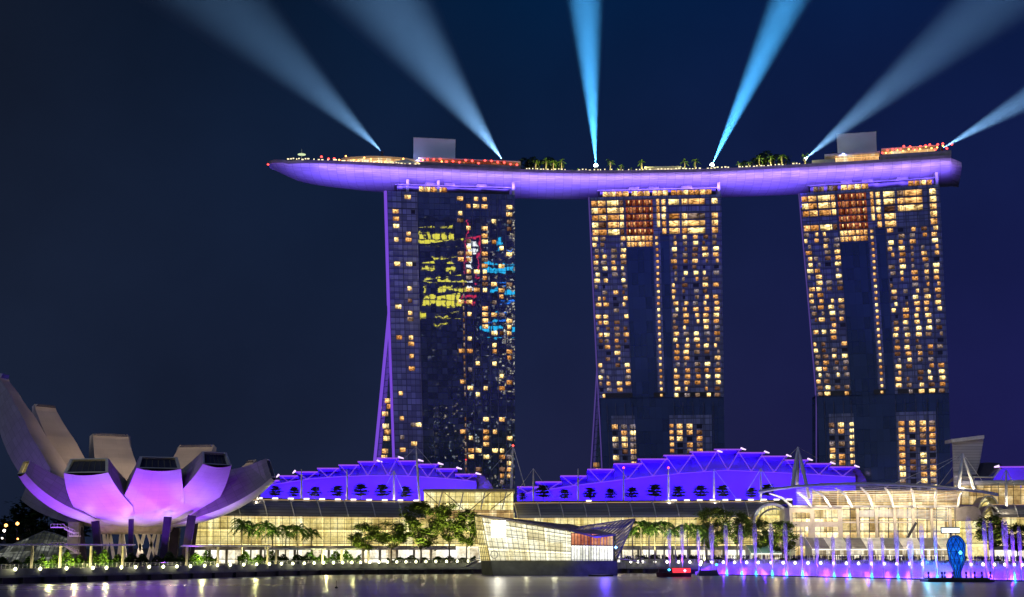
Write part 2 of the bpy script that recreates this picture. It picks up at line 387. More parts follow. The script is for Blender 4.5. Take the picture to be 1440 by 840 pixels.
for ti in range(3):
    rnd = random.Random(40 + ti)
    root = thing('hotel_tower', tower_pt(ti, .5, 4), TLAB[ti], 'hotel tower', 'three hotel towers carrying the roof deck')
    def face(mb, u0, u1, z0, z1, n=1, dy=0.):
        zz = [z0 + (z1 - z0) * i / max(1, round((z1 - z0) / 9)) for i in range(max(1, round((z1 - z0) / 9)) + 1)]
        for a, b in zip(zz, zz[1:]):
            mb.poly([tower_pt(ti, u0, a, dy), tower_pt(ti, u1, a, dy), tower_pt(ti, u1, b, dy), tower_pt(ti, u0, b, dy)],
                    [(u0 * 64, a + .9), (u1 * 64, a + .9), (u1 * 64, b + .9), (u0 * 64, b + .9)])
    if ti == 0:
        segs = [(0, .235, 'tower_room'), (.235, .56, 'tower_mirror'), (.56, 1, 'tower_mirror')]
        mb = MB(); face(mb, 0, .235, 4, 186); mb.build('room_panels', M['tower_room'], root)
        mb = MB(); face(mb, .235, 1, 4, 186); mb.build('mirror_facade', M['tower_mirror'], root)
    else:
        mb = MB(); face(mb, 0, 1, 4, 74.5); face(mb, 0, 1, 74.5, 83.5, dy=.8); face(mb, .265, .475, 83.5, 160); face(mb, .53, .6, 83.5, 167)
        mb.build('plain_glass', M['tower_dark'], root)
        mb = MB(); face(mb, 0, .265, 83.5, 186); face(mb, .6, 1, 83.5, 186); face(mb, .265, .475, 160, 186); face(mb, .53, .6, 167, 186); face(mb, .475, .53, 83.5, 186)
        mb.build('room_panels', M['tower_room'], root)
        mb = MB(); face(mb, .09, .28, 30, 74.6, dy=-.12); mb.build('lower_room_panels', M['tower_room'], root)
        mb = MB(); face(mb, .56 if ti == 1 else .6, .9, 30, 74.6, dy=-.12); mb.build('lower_room_panels', M['tower_room'], root)
        for (a, b) in ((.03, .27), (.44, .53), (.62, .92)): mb = MB(); mb.hexa([tower_pt(ti, a, 83.6, -.1), tower_pt(ti, b, 83.6, -.1), tower_pt(ti, b, 83.6, 1), tower_pt(ti, a, 83.6, 1)], [tower_pt(ti, a, 86, -.1), tower_pt(ti, b, 86, -.1), tower_pt(ti, b, 86, 1), tower_pt(ti, a, 86, 1)]); mb.build('refuge_louvre', M['dark'], root)
    # floor slabs and mullion fins standing proud of the glass
    mb = MB()
    for k in range(0, 46):
        z = floor_z(k)
        if z < 36: break
        if 74 < z < 84: continue
        if ti > 0 and z > 84:
            for (a, b) in ((0, .265), (.6, 1)) + (((.265, .6),) if k <= 6 else ()):
                mb.hexa([tower_pt(ti, a, z - .28, -.35), tower_pt(ti, b, z - .28, -.35), tower_pt(ti, b, z - .28, .1), tower_pt(ti, a, z - .28, .1)],
                        [tower_pt(ti, a, z, -.35), tower_pt(ti, b, z, -.35), tower_pt(ti, b, z, .1), tower_pt(ti, a, z, .1)])
        elif ti == 0:
            mb.hexa([tower_pt(ti, 0, z - .2, -.2), tower_pt(ti, .235, z - .2, -.2), tower_pt(ti, .235, z - .2, .1), tower_pt(ti, 0, z - .2, .1)],
                    [tower_pt(ti, 0, z, -.2), tower_pt(ti, .235, z, -.2), tower_pt(ti, .235, z, .1), tower_pt(ti, 0, z, .1)])
    fins = (.06, .13, .205, .265, .6, .672, .752, .835, .912) if ti else (.115, .235, .6, .665, .73, .8, .865, .93)
    for u in fins:
        for a, b in zip(zs[2:], zs[3:]):
            if 74 < a < 84 and ti: continue
            mb.beam(tower_pt(ti, u, a, -.15), tower_pt(ti, u, b, -.15), .28, .4)
    mb.build('floor_edge_fins', M['fin'], root)
    # windows
    lit, dim, red, blk = [], [], [], []
    if ti == 0:
        for k in range(46):
            z = floor_z(k)
            if 74 < z < 86 or z < 40: continue
            for c, (u, pr) in enumerate([(.065, .33), (.16, .27), (.20, .06), (.568, .22), (.633, .4), (.695, .36), (.76, .3), (.834, .22), (.893, .42), (.955, .4)]):
                if 110 < z < 150 and .2 <= u < .6: pr *= .3
                x = rnd.random()
                (lit if x < pr * .8 else dim if x < pr else blk if x < pr + .03 else []).append((u, z - .45, .046 if rnd.random() < .6 else .032, 2.0, (c, k)))
            if z < 142 and k % 1 == 0: dim.append((.588, z - .5, .012, 2.0, (20, k)))
    else:
        for k in range(47):
            z = floor_z(k)
            if 73.5 < z < 86 or z < 33: continue
            if k < 5:
                big = [(.035, .045), (.09, .06), (.175, .085), (.24, .03), (.563, .03), (.64, .08), (.72, .04), (.81, .13), (.95, .045)]
                for c, (u, ww) in enumerate(big):
                    if (ti == 1 and k == 1 and u > .6) or (ti == 2 and k == 3 and u < .26) or (ti == 2 and k in (3, 4) and .7 < u < .9): continue
                    (lit if rnd.random() < .85 else dim).append((u, z - .6, ww, 2.7, (c, k + 60)))
                for c in range(8): red.append((.285 + c * .026, z - .5, .0235, 3.0, (30 + c, k)))
                for c in range(5): lit.append((.296 + c * .041 + rnd.uniform(-.004, .004), z - .9, .008, 1.5, (50 + c, k)))
                if k < 4: lit.append((.52, z - .2, .022, 3.3, (40, k)))
            elif z > 86:
                if k < 7:
                    for c in range(7): lit.append((.285 + c * .029, z - .5, .024, 2.3, (30 + c, k)))
                lit.append((.503, z - .8, .02, 1.4, (41, k)))
                for c, u in enumerate(cols_room):
                    x = rnd.random(); pr = .68 if u > .5 else .56
                    ww = rnd.choice((.02, .03, .036, .041, .043)); uo = u + (.048 - ww) * rnd.choice((-.4, .4))
                    (lit if x < pr * .8 else dim if x < pr + .2 else blk if x < pr + .26 else []).append((uo, z - .6, ww, 1.85, (c, k)))
            else:
                left = (.115, .19, .26) if ti == 1 else (.11, .18, .26)
                for c, u in enumerate(left + ((.575, .64, .72, .80) if ti == 1 else (.64, .72, .80, .87))):
                    x = rnd.random(); st = (u == .26 and ti == 2) or u == .575
                    (lit if x < .45 or st else dim if x < .75 else blk).append((u, z - .5, .032 if st else .045, 1.8 if st else 2.25, (c, k)))
    n_parts = 0
    rest = {'win': MB(), 'windim': MB(), 'winred': MB(), 'winblack': MB()}
    allw = [(x, 'win') for x in lit] + [(x, 'winred') for x in red] + [(x, 'windim') for x in dim] + [(x, 'winblack') for x in blk]
    order = sorted(range(len(allw)), key=lambda i: -allw[i][0][2] * allw[i][0][3])
    top = set(order[:96])
    for i, ((u, z, ww, hh, key), mt) in enumerate(allw):
        if i in top:
            mb = MB(); winbox(mb, ti, u, z, ww, hh, key); mb.build('window', M[mt], root)
        else: winbox(rest[mt], ti, u, z, ww, hh, key)
    for k, nm in (('win', 'window'), ('windim', 'dim_window'), ('winred', 'red_suite_window'), ('winblack', 'unlit_window')):
        if rest[k].f: tag(rest[k].build(nm, M[k], root), kind='stuff')
    # body: thin front slab, end walls, splayed rear leg
    R = REAR[ti]; dep = 17
    zj = (128, 100, 84)[ti]
    rear_px = [(R['z'], R['px']), (zj, interp(zj, TEDGE[ti]['L']) - .5)]
    def lp(z, k):   # k: 0 front-left, 1 back of the front slab left
        return tower_pt(ti, 0, z, 0 if k == 0 else dep)
    mb = MB(); me = MB()
    for a, b in zip(zs, zs[1:]):
        mb.poly([tower_pt(ti, 0, a, .02), tower_pt(ti, 0, b, .02), tower_pt(ti, 0, b, dep), tower_pt(ti, 0, a, dep)])
        mb.poly([tower_pt(ti, 1, a, dep), tower_pt(ti, 1, b, dep), tower_pt(ti, 1, b, .02), tower_pt(ti, 1, a, .02)])
        mb.poly([tower_pt(ti, 0, a, dep), tower_pt(ti, 0, b, dep), tower_pt(ti, 1, b, dep), tower_pt(ti, 1, a, dep)])
    mb.poly([tower_pt(ti, 0, 186, .02), tower_pt(ti, 1, 186, .02), tower_pt(ti, 1, 186, dep), tower_pt(ti, 0, 186, dep)])
    mb.build('end_wall', M['endwall'], root)
    # rear leg
    mb = MB()
    def rl(z, side):
        k = max(0., (zj - z) / (zj - 4))
        base = tower_pt(ti, side, z, 2 + 40 * k)
        pxl = interp(z, [(4, R['px'] - (10, 4, 0)[ti]), (R['z'], R['px']), (zj, interp(zj, TEDGE[ti]['L']) - .3)])
        x = pz(pxl, z, base.y).x
        return Vector((x, base.y, z)) if side == 0 else Vector((x + 60, base.y, z))
    zz = [4 + (zj - 4) * i / 12 for i in range(13)]
    for a, b in zip(zz, zz[1:]):
        mb.poly([rl(a, 0), rl(a, 1), rl(b, 1), rl(b, 0)], [(0, a), (60, a), (60, b), (0, b)])
        mb.poly([rl(a, 0) + Vector((0, 9, 0)), rl(b, 0) + Vector((0, 9, 0)), rl(b, 1) + Vector((0, 9, 0)), rl(a, 1) + Vector((0, 9, 0))])
        for s_ in (0, 1): mb.poly([rl(a, s_), rl(b, s_), rl(b, s_) + Vector((0, 9, 0)), rl(a, s_) + Vector((0, 9, 0))])
    mb.build('rear_leg', M['tower_dark'], root)
    # glazed gable between the legs
    if ti < 2:
        mb = MB()
        for a, b in zip(zz[:-1], zz[1:]):
            A, B = tower_pt(ti, .004, a, 3), tower_pt(ti, .004, b, 3)
            mb.poly([rl(a, 0) + Vector((.5, 1, 0)), A, B, rl(b, 0) + Vector((.5, 1, 0))], [(0, a), ((A - rl(a, 0)).length, a), ((B - rl(b, 0)).length, b), (0, b)])
        mb.build('gable_glass', M['tower_mirror'], root)
        for k in range(30, 48):
            z = floor_z(k)
            if z > zj - 24 or z < 36: continue
            if rnd.random() < (.7 if ti == 0 else .3):
                a, b = rl(z, 0) + Vector((.6, .6, 0)), tower_pt(ti, .0, z, 2.6); u = rnd.uniform(.3, .7)
                p = a.lerp(b, u); w_ = min(2.6, (b - a).length * .25)
                mb = MB(); mb.poly([p + Vector((-w_ / 2, -.5, -2.3)), p + Vector((w_ / 2, -.5, -2.3)), p + Vector((w_ / 2, -.5, 0)), p + Vector((-w_ / 2, -.5, 0))], [(k + .02, .02), (k + .98, .02), (k + .98, .98), (k + .02, .98)]); mb.build('gable_window', M['win'], root)
    # lit violet edges of the end wall
    vm = M['violet'] if ti == 0 else M['violetdim']
    ew = (1.5, .7, .5)[ti]
    mb = MB()
    for a, b in zip(zz, zz[1:]):
        mb.beam(rl(a, 0) + Vector((0, -.6, 0)), rl(b, 0) + Vector((0, -.6, 0)), ew, .8)
    top_z = [z for z in zs if z >= zj]; top_z = [zj] + top_z
    for a, b in zip(top_z, top_z[1:]):
        if b - a > .1: mb.beam(tower_pt(ti, 0, a, -.3) + Vector((-ew / 2, 0, 0)), tower_pt(ti, 0, b, -.3) + Vector((-ew / 2, 0, 0)), ew, .8)
    if ti < 2:
        for a, b in zip(zz, zz[1:]):
            mb.beam(tower_pt(ti, 0, a, -.3) + Vector((-ew / 2, 0, 0)), tower_pt(ti, 0, b, -.3) + Vector((-ew / 2, 0, 0)), ew * .8, .8)
    mb.build('edge_light', vm, root)
    # recessed crown under the deck
    mb = MB(); zc0, zc1 = 186.02, 190.6
    a, b = (.08, .96)
    mb.hexa([tower_pt(ti, a, zc0, 1.5), tower_pt(ti, b, zc0, 1.5), tower_pt(ti, b, zc0, 13), tower_pt(ti, a, zc0, 13)], [tower_pt(ti, a, 189.3, 1.5), tower_pt(ti, b, 189.3, 1.5), tower_pt(ti, b, 189.3, 13), tower_pt(ti, a, 189.3, 13)])
    mb.build('crown_storey', M['winblack'], root)
    mb = MB()
    mb.hexa([tower_pt(ti, a - .02, 189.32, .3), tower_pt(ti, b + .01, 189.32, .3), tower_pt(ti, b + .01, 189.32, 14), tower_pt(ti, a - .02, 189.32, 14)], [tower_pt(ti, a - .02, 189.9, .3), tower_pt(ti, b + .01, 189.9, .3), tower_pt(ti, b + .01, 189.9, 14), tower_pt(ti, a - .02, 189.9, 14)])
    for q in (.3, .45, .7): mb.hexa([tower_pt(ti, q, 189.92, 2), tower_pt(ti, q + .08, 189.92, 2), tower_pt(ti, q + .08, 189.92, 8), tower_pt(ti, q, 189.92, 8)], [tower_pt(ti, q, 191.4, 2), tower_pt(ti, q + .08, 191.4, 2), tower_pt(ti, q + .08, 191.4, 8), tower_pt(ti, q, 191.4, 8)])
    mb.build('crown_slab', M['grey'], root)
    for q in ((.16, .4, .99) if ti == 0 else (.985,)):
        mb = MB(); p = tower_pt(ti, q, 186.02, 1); mb.box(p.x - .7, p.x + .7, p.y, p.y + 3, 186.02, 192.6); mb.build('crown_post', M['white'], root)
    cw = [(.25, .47)] if ti == 0 else [(.1, .3), (.32, .46), (.48, .6), (.62, .93)] if ti == 1 else [(.1, .18), (.2, .28), (.3, .5), (.78, .95)]
    for i, (p, q) in enumerate(cw):
        n = max(1, round((q - p) / .045)); mb = MB()
        for j in range(n):
            u = lerp(p, q, (j + .5) / n)
            a4 = [tower_pt(ti, u + s_ * (q - p) / n * .46, z, 1.3) for s_, z in ((-1, 186.5), (1, 186.5), (1, 189), (-1, 189))]
            mb.poly(a4, [(j + i * 9 + .02, .02), (j + i * 9 + .98, .02), (j + i * 9 + .98, .98), (j + i * 9 + .02, .98)])
        mb.build('crown_window', M['windim'] if (ti == 2 and i < 2) else M['win'], root)
# ============================================================ roof deck (the long boat-shaped park)
def hullmat():
    m, t = newmat('hull_panels')
    fa, fb, wn, s, uv = cells(t, 4.4, 1.25)
    ln = lines(t, fa, fb, .035, .12)
    c = mixc(t, wn.outputs[0], (.5, .5, .52), (.64, .64, .66)); c = mixc(t, ln, c, (.3, .3, .32))
    p = nd(t, 'ShaderNodeBsdfPrincipled', {'Base Color': c, 'Roughness': .42, 'Metallic': .15})
    out(t, p); return m
HE = [(376, 229), (384, 226.5), (400, 226), (450, 226.5), (560, 232), (730, 239.5), (830, 242), (1010, 239), (1120, 233), (1240, 226), (1337, 219.5)]
HK = [(376, 231), (384, 237), (400, 244.5), (440, 256), (500, 265), (560, 269.5), (730, 277), (835, 278), (1010, 275.5), (1130, 272), (1240, 266), (1337, 259)]
def smooth_interp(x, pts):
    k = min(60, max(0, x - 400) * .8, max(0, 1337 - x) * .9)
    return sum(interp(x + k * q / 4, pts) for q in range(-4, 5)) / 9
def zdir(py): return (FPX * sT + (420 - py) * cT) / (FPX * cT - (420 - py) * sT)
DZ = 200.
def hull_Y(px): return (DZ - 10) / zdir(smooth_interp(px, HE) if px > 400 else interp(400, HE))
sp = thing('roof_deck_park', W(860, 240, 720), 'long boat-shaped violet-lit deck spanning the tops of all three towers', 'roof deck')
PXS = [376, 378, 381, 385, 390, 397, 406, 418, 432, 450] + list(range(470, 1331, 10)) + [1337]
rings = []
NS = 14
def hull_w(px): return 38 * min(1, max(.02, 1 - ((450 - px) / 76.) ** 2.2 if px < 450 else 1)) ** .6
for px in PXS:
    Y = hull_Y(px); wd = hull_w(px); Y0 = Y + (38 - wd) / 2 * .7
    e = pz(px, DZ, Y0)
    if px < 400: e.z = W(px, interp(px, HE), Y0).z
    pk = smooth_interp(px, HK)
    zk = 10 + zdir(pk) * (Y0 + wd * .36)
    dp = max(.5, (e.z - zk) * .84)
    ring = []
    for k in range(NS + 1):
        a = PI * k / NS
        ring.append(Vector((e.x, Y0 + wd / 2 * (1 - math.cos(a)), e.z - .9 - (dp - .9) * math.sin(a) ** .8)))
    if px > 1270:
        k_ = min(1, (px - 1270) / 60.); e_x = e.x / e.y
        ring = [Vector((p.x + (e_x * p.y - p.x) * k_, p.y, p.z)) for p in ring]
    rings.append((px, e, wd, ring))
def arc(r):
    L = [0]
    for a, b in zip(r, r[1:]): L.append(L[-1] + (b - a).length)
    return L
mb = MB(); base = len(mb.v)
for px, e, wd, r in rings: mb.v += r
for i in range(len(rings) - 1):
    La, Lb = arc(rings[i][3]), arc(rings[i + 1][3]); xa, xb = rings[i][1].x, rings[i + 1][1].x
    for k in range(NS):
        a = i * (NS + 1) + k; b = a + NS + 1
        mb.f.append((a, b, b + 1, a + 1)); mb.uv.append([(xa, La[k]), (xb, Lb[k]), (xb, Lb[k + 1]), (xa, La[k + 1])])
M['hull'] = hullmat()
mb.build('hull', M['hull'], sp, smooth=True)
mb = MB(); r = rings[-1][3]                              # blunt end: a facet that turns back, then a cap
cx = pz(1348, 196, r[0].y + 8)
fac = [Vector((p.x + (cx.x - r[0].x) - 2.0 * min(1, max(0, (k - 2) / 5)), p.y + 3, p.z + (-1.5 if k < 2 else .3))) for k, p in enumerate(r)]
for k in range(NS): mb.poly([r[k], fac[k], fac[k + 1], r[k + 1]])
mb.poly(fac)
mb.build('end_facet', M['hull'], sp)
mb = MB()                                                # rim band and floor
for (p0, e0, w0, r0), (p1, e1, w1, r1) in zip(rings, rings[1:]):
    f0, f1 = r0[0] + Vector((0, -.25, -.1)), r1[0] + Vector((0, -.25, -.1)); up = Vector((0, 0, 1.5))
    mb.poly([f0, f1, f1 + up, f0 + up]); mb.poly([f0 + up, f1 + up, f1 + up + Vector((0, .6, 0)), f0 + up + Vector((0, .6, 0))])
    b0, b1 = r0[-1], r1[-1]; mb.poly([b1, b0, b0 + up, b1 + up]); mb.poly([f0 + Vector((0,.6,1.0)), f1 + Vector((0,.6,1.0)), b1 + Vector((0, 0, .9)), b0 + Vector((0, 0, .9))])
    mb.poly([f0, r0[0], r1[0], f1])
mb.build('rim', M['grey'], sp)
def deck_pt(px, dz=0., dy=2.):
    Y = hull_Y(px) + dy; return pz(px, DZ + .3 + dz, Y)
# deck edge rail lights
mb = MB(); rr = random.Random(3)
for px in list(range(405, 590, 4)) + list(range(735, 1130, 5)):
    if rr.random() < .75:
        p = deck_pt(px + rr.uniform(-1, 1), .2 + rr.uniform(0, .5), .2); s_ = rr.choice((.25, .35, .5)); mb.box(p.x - s_, p.x + s_, p.y, p.y + .4, p.z, p.z + .5)
tag(mb.build('rim_lamp', emi('warm_rim_lamp', (1, .85, .5), 1.6), sp), kind='stuff')
# underside floodlights
for i in range(26):
    px = 402 + i * 36.6; p = deck_pt(px); nar = .2 if px < 430 else .46
    tw = any(a - 25 < px < b + 28 for a, b in ((545, 724), (829, 1014), (1124, 1321)))
    light('AREA', 'hull_floodlight', (p.x, p.y - 8, 190 if tw else 180), (2700 if tw else 6000) * nar, (.17, .09, 1.), (p.x, p.y + 9, 193.5), sp, shape='RECTANGLE', size=15, size_y=1.2, spread=math.radians(80 if tw else 110))
for i in range(27):
    px = 398 + i * 35.6; p = deck_pt(px)
    light('AREA', 'hull_rim_floodlight', (p.x, p.y - 9, 192.5), 420 * (.35 if i < 2 else 1), (.45, .24, 1.), (p.x, p.y + 2, 197.0), sp, shape='RECTANGLE', size=15, size_y=.8, spread=math.radians(80))
# ============================================================ office towers across the bay, behind the camera (mirrored in the left hotel tower)
def officemat(name, base, dens, cols, strength, cw=3.2, ch=3.6):
    m, t = newmat(name)
    fa, fb, wn, s, uv = cells(t, cw, ch)
    sh = nd(t, 'ShaderNodeSeparateXYZ', {0: wn.outputs[1]})
    ins = mth(t, 'MULTIPLY', mth(t, 'GREATER_THAN', fa, .35), mth(t, 'GREATER_THAN', fb, .45))
    nz = nd(t, 'ShaderNodeTexNoise', {'Vector': uv.outputs[0], 'Scale': .03, 'Detail': 2.})
    on = mth(t, 'LESS_THAN', wn.outputs[0], mth(t, 'MULTIPLY', nz.outputs[0], dens * 2))
    k = mth(t, 'MULTIPLY', mth(t, 'MULTIPLY', ins, on), mth(t, 'MULTIPLY', sh.outputs[0], strength))
    d = nd(t, 'ShaderNodeBsdfDiffuse', {0: base + (1,)})
    e = nd(t, 'ShaderNodeEmission', {0: ramp(t, sh.outputs[1], cols), 1: k})
    out(t, nd(t, 'ShaderNodeAddShader', {0: d, 1: e})); m.cycles.emission_sampling = 'NONE'; return m
wc = [(0, (1, .75, .4)), (.5, (1, .95, .8)), (1, (.7, .9, 1))]
OFF = [officemat('office_lights_sparse', (.03, .03, .04), .05, wc, 5), officemat('office_lights_medium', (.03, .03, .04), .13, wc, 7), officemat('office_lights_dense', (.04, .035, .03), .5, [(0, (1, .8, .4)), (1, (1, .95, .7))], 4)]
SIGN = {'y': emi('yellow_sign', (1, .85, .05), 2.0), 'b': emi('blue_sign', (.02, .25, 1), 2.4), 'c': emi('cyan_sign', (.02, .6, 1), 2.0), 'r': emi('red_sign', (1, .03, .08), 1.6), 'w': emi('white_sign', (1, 1, .9), 2.6)}
def office(x0, x1, y, z1, m, signs, label):
    r = thing('office_skyscraper', ((x0 + x1) / 2, y - 20, 0), label, 'skyscraper', 'city skyscrapers across the bay behind the viewer')
    mb = MB()
    for (a, b) in (((x0, y), (x1, y)), ((x1, y), (x1, y - 40)), ((x1, y - 40), (x0, y - 40)), ((x0, y - 40), (x0, y))):
        L = math.hypot(b[0] - a[0], b[1] - a[1])
        mb.poly([(b[0], b[1], -2), (a[0], a[1], -2), (a[0], a[1], z1), (b[0], b[1], z1)], [(L + x0, 0), (x0, 0), (x0, z1), (L + x0, z1)])
    mb.poly([(x0, y, z1), (x0, y - 40, z1), (x1, y - 40, z1), (x1, y, z1)])
    mb.build('shaft', m, r)
    for k, a, b, c, d in signs:
        mb = MB(); mb.box(a, b, y + .05, y + 1, c, d); mb.build('sign_bar', SIGN[k], r)
rs = random.Random(5)
ysg = [('y', 118, 178, 317, 321)] + [('y', 122 + i * 9, 128 + i * 9, 323, 330) for i in range(5)]
for (za, zb, xa, xb) in ((296, 302, 140, 178), (282, 289, 128, 170), (270, 276, 124, 180), (258, 266, 134, 190), (240, 254, 128, 192), (226, 233, 130, 182), (218, 222, 150, 190)):
    x = xa
    while x < xb:
        wd = rs.uniform(3, 12)
        if rs.random() < .82: ysg.append(('y', x, min(x + wd, xb), za + rs.uniform(0, 3), zb - rs.uniform(0, 2)))
        x += wd + rs.uniform(.8, 2.5)
office(104, 178, -300, 350, OFF[0], [s_ for s_ in ysg if s_[1] < 176], 'city skyscraper with stacked yellow sign bars, seen mirrored in the left hotel tower')
rsg = [('r', 182, 183.2, 280, 345), ('r', 186, 200, 320, 323), ('r', 186, 198, 300, 302), ('w', 185, 189, 305, 316), ('w', 191, 196, 303, 314), ('w', 185, 190, 288, 295), ('r', 198.6, 200, 270, 330), ('w', 184, 196, 262, 266), ('r', 184, 199, 246, 249)]
office(180, 201, -302, 348, OFF[0], rsg, 'narrow city skyscraper with red and white sign bars, seen mirrored in the left hotel tower')
bsg = []
for (za, zb, xa, xb, k) in ((312, 322, 206, 226, 'b'), (304, 308, 214, 246, 'b'), (276, 290, 206, 246, 'c'), (262, 267, 206, 240, 'b'), (250, 259, 210, 248, 'c'), (238, 245, 206, 246, 'b'), (204, 214, 208, 258, 'c'), (226, 229, 212, 252, 'b')):
    x = xa
    while x < xb:
        wd = rs.uniform(4, 14)
        if rs.random() < .85: bsg.append((k if rs.random() < .8 else 'bc'[rs.randrange(2)], x, min(x + wd, xb), za + rs.uniform(0, 3), zb - rs.uniform(0, 3)))
        x += wd + rs.uniform(.5, 2)
office(203, 236, -298, 350, OFF[1], [s_ for s_ in bsg if s_[1] < 233], 'city skyscraper with blue sign bars, seen mirrored in the left hotel tower')
office(237, 290, -304, 362, OFF[2], [s_ for s_ in bsg if s_[1] >= 237], 'brightest city skyscraper with dense lit offices, seen mirrored in the left hotel tower')
office(150, 300, -215, 120, OFF[1], [], 'wide low city office block with scattered lit windows, seen mirrored in the left hotel tower')
# ============================================================ searchlights and their beams
def beammat(name, dens, rgb):
    m, t = newmat(name)
    v = nd(t, 'ShaderNodeVolumeScatter', {'Color': tuple(rgb) + (1,), 'Density': dens, 'Anisotropy': .0})
    out(t, None, v); return m
SL = [  # apex px,py ; far px,py ; lean toward viewer ; half angle ; length ; power ; label
    (537, 213, 300, 0, -.2, 12, 330, 1.0, 'searchlight at the left restaurant roof throwing a broad faint beam to upper left'),
    (706, 224, 532, 0, -.2, 14.0, 330, 1.6, 'searchlight by the red-lit terrace throwing a broad pale beam to upper left'),
    (838, 234, 821, 0, -.1, 6.9, 260, 11.0, 'searchlight throwing the near-vertical narrow bright blue beam'),
    (1001, 233, 1108, 0, -.1, 6.9, 260, 11.0, 'searchlight throwing a narrow bright blue beam leaning right'),
    (1132, 224, 1395, 10, -.2, 9.2, 330, 1.9, 'searchlight beside the right lift block throwing a wide pale beam to the upper right'),
    (1325, 209, 1440, 143, -.1, 8.0, 260, 2.6, 'searchlight at the right tip throwing a short low beam out of frame'),
]
for i, (ax_, ay_, bx_, by_, ly, ha, L, pw, lab) in enumerate(SL):
    A = W(ax_, ay_, hull_Y(ax_) + 5); Bp = W(bx_, by_, hull_Y(ax_) + 5)
    d = (Bp - A).normalized(); d = (d + Vector((0, ly, 0))).normalized()
    r = thing('searchlight', A + Vector((0, 0, -1.2)), lab, 'searchlight', 'searchlights on the roof deck')
    mb = MB(); mb.tube([A - d * 1.0, A - d * .1], [.55, .9], 12); mb.build('drum', M['dark'], r)
    mb = MB(); mb.box(A.x - .5, A.x + .5, A.y - .5, A.y + .5, A.z - 2.2, A.z - .9); mb.build('base', M['dark'], r)
    mb = MB(); rad = 1.15 if i in (2, 3) else .8
    if i in (2, 3, 4): 
        c0 = A + d * .3; mb.lathe([(.0, -rad * .9), (rad * .6, -rad * .7), (rad, 0), (rad * .6, rad * .7), (0, rad * .9)], c0, 10)
        mb.build('lens', emi('searchlight_lens_%s' % 'abcdef'[i], (.75, .95, 1), 25 if i < 4 else 12), r)
    th = math.tan(math.radians(ha))
    light('SPOT', 'searchlight_lamp', A + d * .12, 2.6e6 * pw, (.3, .6, 1.) if i not in (2, 3) else (.09, .5, 1.), A + d * 10, r, spot_size=math.radians(ha * 2), spot_blend=1.0, shadow_soft_size=.02, use_shadow=False)
    mb = MB(); n = 28
    up = Vector((0, 1, 0)); e = d.cross(up).normalized(); g = e.cross(d)
    def ring(dist): 
        rr_ = .5 + dist * th * 1.02
        return [A + d * (.2 + dist) + (e * math.cos(2 * PI * k / n) + g * math.sin(2 * PI * k / n)) * rr_ for k in range(n)]
    r0, r1 = ring(0), ring(L)
    for k in range(n):
        k2 = (k + 1) % n; mb.poly([r0[k], r0[k2], r1[k2], r1[k]])
    mb.poly(list(reversed(r0))); mb.poly(r1)
    b = mb.build('light_beam', beammat('lit_air_%s' % 'abcdef'[i], .0016, (.8, .9, 1)), merge=True)
    tag(b, ['faint broad beam of lit air rising from above the left hotel tower at far left', 'pale broad beam of lit air rising left from the red-lit terrace', 'narrow bright upright beam of lit air over the deck middle', 'narrow bright beam of lit air leaning right between middle and right towers', 'wide pale beam of lit air crossing the top right corner', 'short low beam of lit air at the far right edge'][i], 'light beam', 'searchlight beams', 'stuff')
# ============================================================ plants
def broad_tree(rnd, h, cr, ch, nleaf, trunk_split=.35, leaf='leaf', ls=.55, flat=False):
    """returns an Empty with trunk and crown children, base at the origin"""
    r = bpy.data.objects.new('tree', None); col.objects.link(r)
    tr = MB(); lv = MB(); z0 = h - ch
    tr.tube([(0, 0, 0), (rnd.uniform(-.1, .1), 0, z0 * .6), (rnd.uniform(-.2, .2), 0, z0)], [h * .016 + .06, h * .013 + .05, h * .011 + .04], 7)
    clumps = []
    nl = 9
    for i in range(nl):
        a = rnd.uniform(0, 2 * PI); rr_ = cr * rnd.uniform(.35, .85); zz_ = z0 + ch * rnd.uniform(.2, .92)
        e = Vector((math.cos(a) * rr_, math.sin(a) * rr_, zz_)); s_ = Vector((0, 0, z0 * rnd.uniform(.75, 1)))
        m_ = s_.lerp(e, .5) + Vector((0, 0, -ch * .06)); tr.tube([s_, m_, e], [h * .008 + .03, h * .006 + .02, .03], 5)
        clumps.append((e, cr * rnd.uniform(.26, .42)))
    for i in range(26):
        a = rnd.uniform(0, 2 * PI); q = rnd.uniform(-1, 1); rr_ = cr * math.sqrt(max(0, 1 - q * q)) * rnd.uniform(.5, .98)
        clumps.append((Vector((math.cos(a) * rr_, math.sin(a) * rr_, z0 + ch * (.5 + q * .48))), cr * rnd.uniform(.14, .32)))
    per = nleaf // len(clumps)
    for c, R_ in clumps:
        for k in range(per):
            v = Vector((rnd.gauss(0, 1), rnd.gauss(0, 1), rnd.gauss(0, 1) * (.35 if flat else .7))) * R_ * .55
            p = c + v; a = rnd.uniform(0, 2 * PI); s_ = ls * rnd.uniform(.6, 1.2)
            e = Vector((math.cos(a), math.sin(a), rnd.uniform(-.5, .5))) * s_; g = Vector((-math.sin(a), math.cos(a), rnd.uniform(-.6, .6))) * s_ * .55
            lv.poly([p - e, p - g, p + e, p + g])
    tr.build('trunk', M['bark'], r); tag(lv.build('crown', M[leaf], r))
    return r
